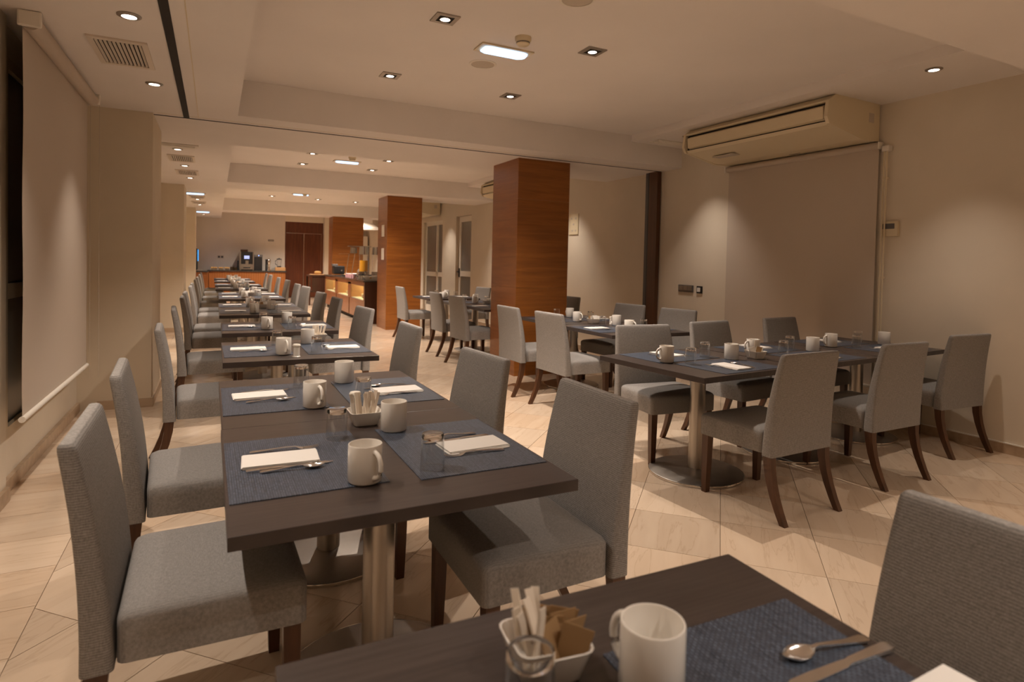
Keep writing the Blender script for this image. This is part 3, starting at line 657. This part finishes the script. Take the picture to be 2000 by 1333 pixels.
# ------------------------------------------------------------------ the long row of square tables
rows = [1.842, 2.7365, 4.175, 5.605, 7.19, 8.09, 9.79, 10.69, 12.62, 14.17, 16.20, 17.95]
xs = [.460, .458, .478, .486, .478, .478, .486, .486, .45, .44, .43, .42]
for i, (y, x) in enumerate(zip(rows, xs)):
    o_ = ORD[i]
    TABLE((x, y, 0), .006 if i < 2 else 0, f'dark square pedestal table, {o_} from the camera in the long row after the foreground one', 'tables of the long row')
    setting(x-.235, y, -PI/2, f'on the window side of the {o_} long-row table', cut=i < 8)
    setting(x+.232, y-.02, PI/2, f'on the aisle side of the {o_} long-row table', cut=i < 8)
lc = [1.905, 2.81, 4.30, 5.81, 7.36, 8.30, 9.95, 10.95, 12.7, 14.2, 16.2, 17.95]
rc = [1.765, 2.645, 4.04, 5.555, 7.03, 8.15, 9.86, 10.85, 12.8, 14.45, 16.6, 18.0]
for i in range(12):
    dx = [-.0, -.025, .0, .0, -.005, -.015, -.01, -.02, -.02, -.02, -.02, -.02][i]
    CHAIR((-.012+dx, lc[i], 0), -PI/2+[.02, .06, .05, .05, .02, 0, .0, 0, 0, 0, 0, 0][i], f'grey upholstered chair on the window side of the {ORD[i]} long-row table', 'chairs along the window side of the long row')
for i in range(12):
    dx = [0, -.035, .005, .035, .04, .04, .07, .06, .10, .08, .08, .08][i]
    CHAIR((.905+dx, rc[i], 0), PI/2+[.0, .08, .0, .1, .03, .08, .1, .05, .05, .02, .05, 0][i], f'grey upholstered chair on the aisle side of the {ORD[i]} long-row table', 'chairs along the aisle side of the long row')
fill_bowl(.485, 2.185, TH, 'between the first pair of long-row tables', 'sssswsssssss')
SHK((.487, 2.36, TH+.003), 0, 'white salt shaker behind the bowl on the first pair of tables', 'salt shakers')
fill_bowl(.665, 4.535, TH, 'on the far edge of the third long-row table', 'ssssssss')
SHK((.44, 3.825, TH), 0, 'white salt shaker by a mug on the third long-row table', 'salt shakers')
for i, (x, y) in enumerate(((.5, 7.63), (.5, 10.24), (.47, 12.66), (.46, 14.2), (.45, 16.2), (.43, 17.95))):
    fill_bowl(x, y, TH, ['between the fifth and sixth long-row tables', 'between the seventh and eighth long-row tables', 'on the ninth long-row table', 'on the tenth long-row table', 'on the eleventh long-row table', 'on the twelfth long-row table'][i], 'wbwwswbw')

# ------------------------------------------------------------------ foreground table
TABLE((.508, .468, 0), -.02, 'dark square pedestal table in the immediate foreground', 'tables of the long row')
PMAT((.715, .474, TH+.0002), PI/2-.02, 'navy woven place mat on the foreground table', 'place mats')
NAP((.865, .435, TH+.0028), PI/2+.03, 'folded white paper napkin on the foreground table', 'paper napkins')
KNIFE((.835, .568, TH+.0028), PI/2-.02, 'steel knife on the foreground table', 'knives'); SPOON((.846, .604, TH+.0028), PI/2-.12, 'steel spoon with bright bowl on the foreground table', 'spoons')
MUG((.54, .645, TH+.003), 1.75, 'white porcelain mug on the foreground table', 'white mugs'); GLS((.363, .668, TH), 0, 'clear upturned water glass on the foreground table', 'water glasses')
fill_bowl(.432, .752, TH, 'on the foreground table', 'ssbbssbbssbbsbbb', -.12)
CHAIR((.95, .49, 0), PI/2+.03, 'grey upholstered chair at the foreground table, cropped by the frame', 'chairs at the foreground table')

# ------------------------------------------------------------------ table group by the right wall
ga = .095
def G(a, b): u, v_ = rot(a, b, ga); return 2.33+u, 2.44+v_
RT = [.447, 1.362, 2.275]; nm = ['aisle-end', 'central', 'wall-end']
for i, a in enumerate(RT):
    x, y = G(a, .42); TABLE((x, y, 0), ga+PI/2, f'dark square pedestal table, the {nm[i]} one of three under the air conditioner', 'tables beneath the air conditioner')
    for sgn, side in ((1, 'near'), (-1, 'far')):
        x, y = G(a+(.02 if sgn > 0 else -.04), .42-sgn*.215)
        mo = {(0, 1): (-.02, .02), (1, 1): (-.03, .03), (2, 1): (.02, .02), (0, -1): (-.03, .04), (1, -1): (.04, .03), (2, -1): (.03, .04)}[(i, sgn)]
        setting(x, y, ga if sgn > 0 else ga+PI, f'on the {side} side of the {nm[i]} table by the blind', mugoff=mo, hnd=.75 if sgn > 0 else -.15)
fill_bowl(*G(.885, .33), TH, 'on the table group by the blind', 'wwbwwsww')
for (x, y, a, lb) in ((2.785, 2.435, .05, 'back to the camera, aisle end of the tables by the blind'), (3.775, 2.53, .02, 'back to the camera, middle of the tables by the blind'), (4.845, 2.70, -.04, 'back to the camera, wall end of the tables by the blind')):
    CHAIR((x, y, 0), a, 'grey upholstered chair '+lb, 'chairs at the group by the blind, camera side')
for (x, y, a, lb) in ((2.80, 3.30, PI-.10, 'facing the camera, aisle end of the tables by the blind'), (3.62, 3.41, PI+.12, 'facing the camera, middle of the tables by the blind'), (4.57, 3.53, PI+.1, 'facing the camera, wall end of the tables by the blind')):
    CHAIR((x, y, 0), a, 'grey upholstered chair '+lb, 'chairs at the group by the blind, far side')

# ------------------------------------------------------------------ table groups in the middle
for x, y, lb in ((3.43, 4.655, 'dark square pedestal table of the middle pair, nearer the camera'), (3.45, 5.57, 'dark square pedestal table of the middle pair, closer to the large column'),
                 (3.45, 7.43, 'dark square pedestal table just behind the large column'), (3.45, 8.33, 'dark square pedestal table second behind the large column'), (3.45, 9.62, 'dark square pedestal table by the middle column')):
    TABLE((x, y, 0), 0, lb, 'tables of the middle row')
for x, y, p, cu in ((3.43, 4.655, 'nearer table of the middle pair', True), (3.45, 5.57, 'farther table of the middle pair', True), (3.45, 7.43, 'first table behind the large column', False), (3.45, 8.33, 'second table behind the large column', False), (3.45, 9.62, 'table by the middle column', False)):
    setting(x-.235, y, -PI/2, 'on the aisle side of the '+p, cut=cu); setting(x+.235, y, PI/2, 'on the wall side of the '+p, cut=cu)
fill_bowl(3.41, 5.12, TH, 'between the middle pair of tables', 'wbwwbwww'); fill_bowl(3.45, 7.9, TH, 'on the tables behind the large column', 'wwbwww'); fill_bowl(3.38, 9.62, TH, 'on the table by the middle column', 'wbwwbw')
SHK((3.56, 5.02, TH), 0, 'white salt shaker on the middle pair of tables', 'salt shakers')
for x, y, a, lb in ((2.955, 4.735, -PI/2+.05, 'at the aisle side of the middle pair, nearer the camera'), (2.915, 5.49, -PI/2+.02, 'at the aisle side of the middle pair, beside the large column'), (3.00, 7.19, -PI/2+.05, 'at the aisle side of the first table behind the large column'), (3.045, 8.12, -PI/2, 'at the aisle side of the second table behind the large column'), (3.04, 9.93, -PI/2, 'on the aisle side in front of the middle column')):
    CHAIR((x, y, 0), a, 'grey upholstered chair '+lb, 'chairs on the aisle side of the middle tables')
for x, y, a, lb in ((3.99, 4.80, PI/2+.16, 'on the wall side of the middle pair, nearer the camera'), (3.94, 5.56, PI/2+.14, 'on the wall side of the middle pair, beside the dark post'), (4.04, 7.06, PI/2+.02, 'mostly hidden behind the large column'), (3.92, 9.74, PI/2+.15, 'on the wall side of the table by the middle column')):
    CHAIR((x, y, 0), a, 'grey upholstered chair '+lb, 'chairs on the wall side of the middle tables')

# ------------------------------------------------------------------ back counter
t = thing('service_counter', 'orange wood service counter with dark stone top along the back wall', 'counter', (0, 0, 0))
MB().bb(-.16, 2.0, 20.62, YB-.08, .08, .845).obj('body', DARK, t)
pm = MB().bb(-.0335, .0335, -.012, .0, .06, .845).mesh('front_plank', CNT)
for k in range(32): link('front_plank', pm, t, (-.125+k*.0675, 20.62, 0))
MB().bb(1.99, 2.005, 20.62, YB-.08, .06, .845).obj('end_panel', CNT, t)
MB().bb(-.20, 2.04, 20.58, YB-.08, .845, .885).obj('worktop', GRAN, t)
MB().bb(-.90, -.17, 19.9, YB-.08, .08, .83).obj('return_body', DARK, t); MB().bb(-.90, -.185, 19.88, 19.9, .06, .83).bb(-.185, -.17, 19.88, 20.6, .06, .83).obj('return_front', CNT, t)
MB().bb(-.92, -.19, 19.86, 20.57, .83, .87).bb(-.92, -.205, 20.57, YB-.08, .83, .87).obj('return_worktop', GRAN, t)
MB().bb(-.12, 1.97, 20.66, 20.7, 0, .08).obj('plinth', DARK, t)
ZT = .885
t = thing('coffee_machine', 'silver and black coffee machine with glowing screen on the back counter', 'coffee machine', (.89, 20.88, ZT))
MB().bb(-.205, -.165, -.14, .3, 0, .58).bb(.165, .205, -.14, .3, 0, .58).bb(-.165, .165, -.14, .3, .03, .20).obj('silver_body', STAIN, t)
MB().bb(-.165, .165, -.06, .3, .20, .58).bb(-.205, .205, -.12, .3, 0, .03).obj('black_front', BLACK, t); MB().bb(-.17, .03, -.03, .25, .58, .65).obj('bean_hopper', BUFD, t)
MB().bb(-.075, .075, -.066, -.06, .36, .46).obj('screen', SCREENW, t); MB().bb(-.04, .05, -.10, -.06, .20, .31).obj('spout', STAIN, t); MB().bb(-.10, .10, -.146, -.14, .07, .10).obj('drip_slot', BLACK, t)
t = thing('milk_cooler', 'black milk cooler with blue light beside the coffee machine', 'cooler', (1.22, 20.9, ZT))
MB().bb(-.115, .115, -.13, .26, 0, .43).obj('door', BLACK, t); MB().bb(-.12, .12, -.135, .26, .43, .50).obj('top_panel', DGREY, t); MB().cyl((0, 0, 0), .012, .004, 14).obj('led', LED, t, (.01, -.136, .47)).rotation_euler = (PI/2, 0, 0)
t = thing('juice_press', 'chrome citrus press with black stand on the back counter', 'juicer', (1.53, 20.85, ZT))
MB().lathe([(0, 0), (.075, 0), (.07, .04), (.04, .05), (.04, .20), (.055, .24), (.06, .30), (.05, .35), (.02, .38), (0, .385)], 24).obj('chrome_body', CHROME, t, smooth=True); MB().bb(-.10, -.05, -.04, .05, 0, .36).obj('stand', BLACK, t)
t = thing('glass_blender', 'glass blender jug with black lid on a pale wooden box', 'blender', (1.84, 20.9, ZT+.115))
MB().lathe([(0, 0), (.06, 0), (.065, .03), (.045, .035), (0, .035)], 20).obj('foot', BLACK, t, smooth=True); MB().lathe([(.05, .035), (.075, .24), (.071, .24), (.046, .035)], 24, closed=True).obj('jug', GLASS, t, smooth=True)
MB().lathe([(0, .24), (.078, .24), (.07, .27), (.015, .28), (.015, .30), (0, .30)], 20).obj('lid', BLACK, t, smooth=True); MB().tube([(-.07, 0, .22), (-.115, 0, .2), (-.11, 0, .1), (-.055, 0, .06)], .01).obj('handle', BLACK, t, smooth=True)
t = thing('wooden_crate', 'pale wooden box at the door end of the back counter', 'box', (1.87, 20.88, ZT))
MB().box((0, 0, .056), (.30, .2, .112), 0, .004).obj('case', BOXW, t); MB().bb(-.13, .13, -.103, -.1, .02, .095).obj('front_panel', BOXW, t)
t = thing('drink_monitor', 'tall black drinks dispenser with blue screen edge at the far end of the counter', 'dispenser', (-.5, 20.55, .87))
MB().box((0, 0, .34), (.10, .42, .64), .0, .03).obj('cabinet', BLACK, t); MB().box((.055, -.05, .45), (.012, .30, .34), 0, .004).obj('screen', SCREENB, t); MB().cyl((-.02, 0, .66), .022, .05, 12).obj('knob', BLACK, t); MB().box((.06, 0, .01), (.24, .36, .02), 0, .004).obj('tray', STAIN, t)
for i, (x, w, lb) in enumerate(((-.02, .17, 'first steel tray of pastries on the back counter from the dispenser'), (.17, .13, 'second steel tray of pastries on the back counter, by the jar'), (.34, .13, 'third steel tray of pastries on the back counter, under the sockets'))):
    t = thing('pastry_tray', lb, 'tray', (x, 20.8, ZT), 0, 'pastry trays')
    MB().bb(-w/2, w/2, -.14, .16, 0, .055).obj('tray_body', STAIN, t); 
    m_ = MB()
    for k in range(5): m_.lathe([(0, 0), (.035, .01), (.03, .035), (0, .045)], 10, (-w/2+.02+k*(w-.04)/4, -.03+.05*(k % 2), .05))
    q = m_.obj('pastries', BREAD, t, smooth=True); q['kind'] = 'stuff'
for i, (x, m_k, h, lb) in enumerate(((.48, FOOD, .15, 'clear jar of cereal next to the coffee machine'), (.57, FOOD, .12, 'smaller clear jar of nuts by the coffee machine'))):
    t = thing('glass_jar', lb, 'jar', (x, 20.78, ZT)); MB().lathe([(0, .004), (.05, .004), (.05, h*.7), (0, h*.7)], 18).obj('filling', m_k, t, smooth=True); MB().lathe([(0, 0), (.055, 0), (.055, h), (.052, h), (.052, .003), (0, .003)], 20).obj('jar_wall', GLASS, t, smooth=True)
tag(MB().box((0, 0, .15), (.05, .12, .30), 0, .01).obj('black_canister', BLACK, None, (.645, 20.85, ZT)), 'slim black canister leaning by the coffee machine', 'canister')
t = thing('wall_sockets', 'grey socket strip on the back wall above the pastry trays', 'socket', (.16, YB, 1.29)); MB().bb(-.09, .09, -.012, 0, -.045, .045).obj('plate', GRILL, t)
for k in (-1, 1): MB().bb(k*.045-.03, k*.045+.03, -.016, -.012, -.03, .03).obj('outlet', DGREY, t)
t = thing('wall_sign', 'small dark sign plate on the back wall beside the double door', 'sign', (1.62, YB, 1.86)); MB().bb(-.085, .085, -.01, 0, -.028, .028).obj('plate', DGREY, t); MB().bb(-.07, .07, -.012, -.01, -.012, .012).obj('printed_line', GRILL, t)

# ------------------------------------------------------------------ buffet
t = thing('buffet_counter', 'wooden buffet counter with three lit glass display niches and stone top', 'buffet', (2.70, 12.35, 0))
XD, LB = .92, 4.95
MB().bb(.02, XD, .02, LB, .08, .46).bb(.45, XD, .02, LB, .46, .80).obj('carcass', BUFD, t); MB().bb(.06, XD, .06, LB-.05, 0, .08).obj('plinth', DARK, t)
MB().bb(.0, XD, -.02, .02, .0, .845).obj('end_panel', BUFD, t)
MB().bb(0, .45, .02, LB, .80, .845).bb(0, .03, .02, LB, .76, .80).obj('top_rail', BUFW, t)
MB().bb(-.03, XD+.02, -.05, LB+.02, .845, .88).obj('worktop', GRAN, t)
ny = [(.10, 1.40), (1.72, 3.02), (3.34, 4.80)]
for a, b in [(.02, .10), (1.40, 1.72), (3.02, 3.34), (4.80, LB)]: MB().bb(0, .40, a, b, .46, .80).obj('upright', BUFW, t)
for i, (a, b) in enumerate(ny):
    MB().bb(.44, .45, a, b, .47, .80).obj('niche_back', CREAMW, t); MB().bb(.02, .45, a, b, .46, .475).obj('niche_shelf', CREAMW, t)
    MB().bb(.36, .40, a+.03, b-.03, .775, .798).obj('strip_lamp', SHELFL, t); MB().bb(.004, .010, a, b, .475, .76).obj('pane', ACRY, t)
    for k in range(2):
        ya, yb_ = a-.12+k*(b-a+.24)/2, a-.12+(k+1)*(b-a+.24)/2
        d = MB().bb(0, .02, max(ya, .02)+.004, yb_-.004, .09, .455).obj('door', BUFW, t)
for (yy, n_, r, lb) in ((.34, 9, .13, 'tall stack of pale plates in the nearest lit buffet niche'), (.78, 5, .12, 'lower stack of pale plates in the nearest lit buffet niche'), (2.05, 7, .12, 'stack of pale plates in the middle lit buffet niche'), (2.5, 4, .11, 'low stack of pale plates in the middle lit buffet niche'), (3.75, 4, .12, 'stack of pale plates in the farthest lit buffet niche'), (4.2, 3, .12, 'low stack of plates in the farthest lit buffet niche')):
    for k in range(n_):
        tag(MB().lathe([(0, 0), (r*.6, 0), (r, .016), (r, .02), (r*.6, .006), (0, .006)], 24).obj('plate', PLATEM, None, (2.70+.22, 12.35+yy, .4755+k*.0185), smooth=True) if k == 0 or True else None, f'{lb}, {ORD[k]} from the bottom', 'plate', 'plates in the buffet niches')
ZU = .88
t = thing('juice_dispenser', 'clear juice dispenser filled with orange juice on the buffet', 'dispenser', (3.02, 13.95, ZU))
MB().box((0, 0, .01), (.26, .34, .02), 0, .005).obj('base', STAIN, t); MB().bb(-.09, .09, -.09, .09, .02, .15).obj('stand', STAIN, t)
MB().cyl((0, 0, .155), .096, .25, 28).obj('juice', JUICE, t, smooth=True); MB().lathe([(.098, .15), (.102, .15), (.102, .54), (.098, .54)], 28, closed=True).obj('tank', ACRY, t, smooth=True)
MB().lathe([(0, .54), (.11, .54), (.11, .575), (.10, .72), (0, .72)], 28).obj('lid', STAIN, t, smooth=True); MB().tube([(0, -.10, .17), (0, -.16, .16), (0, -.16, .10)], .014).obj('tap', CHROME, t, smooth=True)
t = thing('drink_dispenser', 'second clear drinks dispenser beside the orange juice', 'dispenser', (3.32, 13.99, ZU))
MB().box((0, 0, .01), (.26, .34, .02), 0, .005).obj('base', STAIN, t); MB().lathe([(.098, .15), (.104, .15), (.104, .54), (.098, .54)], 28, closed=True).obj('tank', ACRY, t, smooth=True); MB().bb(-.09, .09, -.09, .09, .02, .15).obj('stand', STAIN, t)
MB().lathe([(0, .54), (.11, .54), (.11, .575), (.10, .72), (0, .72)], 28).obj('lid', STAIN, t, smooth=True)
t = thing('sneeze_guard', 'clear buffet sneeze guard with two steel heat lamps', 'food guard', (2.98, 15.3, ZU))
MB().bb(-.12, .42, -.45, .9, .555, .565).obj('glass_shelf', ACRY, t)
for yy in (-.35, .35):
    MB().tube([(-.04, yy, 0), (.04, yy, .56)], .008).obj('rod', CHROME, t, smooth=True)
for xx in (.08, .30): MB().lathe([(.085, .575), (.075, .72), (0, .73), (0, .72), (.07, .715), (.08, .575)], 24, (xx, 0, 0)).obj('heat_lamp', STAIN, t, smooth=True)
MB().bb(-.05, .5, -.10, .10, .735, .76).obj('lamp_rail', STAIN, t)
t = thing('oval_basket', 'large pale oval bread basket on the near end of the buffet', 'basket', (2.98, 12.72, ZU))
L = [[(.20*s*math.cos(2*PI*k/24)*1.15, .13*s*math.sin(2*PI*k/24), z) for k in range(24)] for s, z in ((.8, 0), (1, .06), (1.06, .085), (1.0, .085), (.78, .012))]
MB().loft(L).obj('weave', CREAMW, t, smooth=True)
for j in range(5): tag(MB().lathe([(0, 0), (.018, .003), (.022, .02), (.022, .10), (.018, .117), (0, .12)], 12).obj('bread_roll', BREAD, None, (2.88+.05*j, 12.72+.02*(j % 2), ZU+.05), smooth=True), f'golden bread roll in the oval basket, {ORD[j]} from the aisle side', 'bread', 'bread rolls in the oval basket').rotation_euler.__setitem__(0, PI/2)
for j in range(7):
    c_ = thing('dessert_cup', f'pink and white dessert cup, {ORD[j]} from the camera along the buffet front', 'cup', (2.80+.035*(j % 2), 14.0+j*.13, ZU), 0, 'dessert cups at the buffet front')
    MB().lathe([(0, 0), (.028, 0), (.036, .075), (.033, .075), (.026, .004), (0, .004)], 16).obj('cup_wall', RED, c_, smooth=True); MB().lathe([(0, .05), (.031, .05), (.031, .06), (0, .065)], 14).obj('cream', PORC, c_, smooth=True)
for j, (x, y, w, d, h, mt, lb) in enumerate(((3.25, 16.3, .35, .5, .05, PORC, 'white serving platter of sliced meat far along the buffet'), (3.05, 15.9, .3, .4, .035, STAIN, 'steel serving platter in front of the white one'), (3.3, 15.2, .32, .42, .05, PORC, 'white serving platter under the heat lamps'), (3.32, 14.55, .3, .4, .07, STAIN, 'steel chafing tray next to the drinks dispensers'))):
    q = thing('serving_platter', lb, 'platter', (x, y, ZU), 0, 'serving platters on the buffet')
    MB().loft([rr(w/2*s, d/2*s, .04, z) for s, z in ((.85, 0), (1, h), (.96, h), (.82, .008))]).obj('dish', mt, q, smooth=True); m_ = MB()
    for k in range(8): m_.lathe([(0, 0), (.04, .004), (.035, .03), (0, .04)], 8, (random.uniform(-w*.3, w*.3), random.uniform(-d*.3, d*.3), .01))
    z_ = m_.obj('food', [RED, FOOD, BREAD, FOOD][j], q, smooth=True); z_['kind'] = 'stuff'
t = thing('toaster', 'black toaster with shiny knob at the far end of the buffet', 'toaster', (3.0, 17.0, ZU)); MB().box((0, 0, .13), (.28, .34, .22), 0, .02).obj('case', BLACK, t); MB().box((-.1, 0, .26), (.14, .2, .06), 0, .01).obj('top_slot', DGREY, t); MB().cyl((0, 0, 0), .02, .03, 14).obj('knob', CHROME, t, (.05, -.17, .12)).rotation_euler = (PI/2, 0, 0)
t = thing('coffee_pot', 'steel coffee pot with black handle among the buffet dishes', 'pot', (3.1, 14.75, ZU)); MB().lathe([(0, 0), (.06, 0), (.07, .08), (.055, .17), (.03, .2), (0, .21)], 20).obj('pot_body', CHROME, t, smooth=True); MB().tube([(.06, 0, .15), (.12, 0, .14), (.11, 0, .06), (.065, 0, .05)], .009).obj('handle', BLACK, t, smooth=True)
for j, (x, y) in enumerate(((2.86, 13.3), (2.86, 13.55))):
    t = thing('condiment_jar', ['nearer small steel condiment jar on the buffet edge', 'farther small steel condiment jar on the buffet edge'][j], 'jar', (x, y, ZU), 0, 'condiment jars'); MB().lathe([(0, 0), (.04, 0), (.042, .08), (0, .08)], 18).obj('jar_body', STAIN, t, smooth=True); MB().lathe([(0, .08), (.044, .08), (.04, .10), (.012, .105), (.012, .12), (0, .12)], 18).obj('lid', BLACK, t, smooth=True)
# side trolley at the far end of the buffet
t = thing('side_trolley', 'small dark wooden trolley with bread board past the far end of the buffet', 'trolley', (2.62, 18.0, 0))
MB().bb(-.28, .28, -.3, .3, .80, .84).obj('shelf', BUFD, t); MB().bb(-.26, .26, -.28, .28, .36, .39).obj('shelf', BUFD, t)
for sx in (-1, 1):
    for sy in (-1, 1): MB().bb(sx*.26-.02, sx*.26+.02, sy*.28-.02, sy*.28+.02, 0, .80).obj('leg', BUFD, t)
MB().bb(-.2, .2, -.28, -.27, .39, .8).obj('back_board', BUFD, t)
q = thing('bread_board', 'wooden board with a pale loaf on the small dark trolley', 'board', (2.60, 17.95, .84)); MB().box((0, 0, .012), (.42, .3, .024), 0, .006).obj('board', BOXW, q)
tag(MB().lathe([(0, 0), (.035, .015), (.045, .06), (.045, .13), (.03, .18), (0, .20)], 14).obj('bread_loaf', BREAD, None, (2.5, 17.92, .909), smooth=True), 'pale loaf lying on the wooden board of the small trolley', 'bread').rotation_euler[1] = PI/2
# white pantry front behind the buffet
t = thing('pantry_cupboard', 'tall cream cupboard beyond the farthest wooden column', 'cupboard', (4.24, YB-.08, 0))
MB().bb(-.38, .38, -.45, 0, 0, 2.1).obj('carcass', WHITEF, t)
for k in (-1, 1): MB().bb(k*.19-.182, k*.19+.182, -.465, -.45, .05, 2.05).obj('door', WHITEF, t)
t = thing('extractor_hood', 'white extractor hood over the pantry corner', 'hood', (4.32, 19.6, 2.25)); MB().loft([[(-.3*s, -.35*s, z), (.3*s, -.35*s, z), (.3*s, .35*s, z), (-.3*s, .35*s, z)] for s, z in ((1, 0), (1, .06), (.5, .22))]).obj('canopy', WHITEF, t); MB().bb(-.15, .15, -.175, .175, .22, ZS-2.25).obj('duct_cover', WHITEF, t)
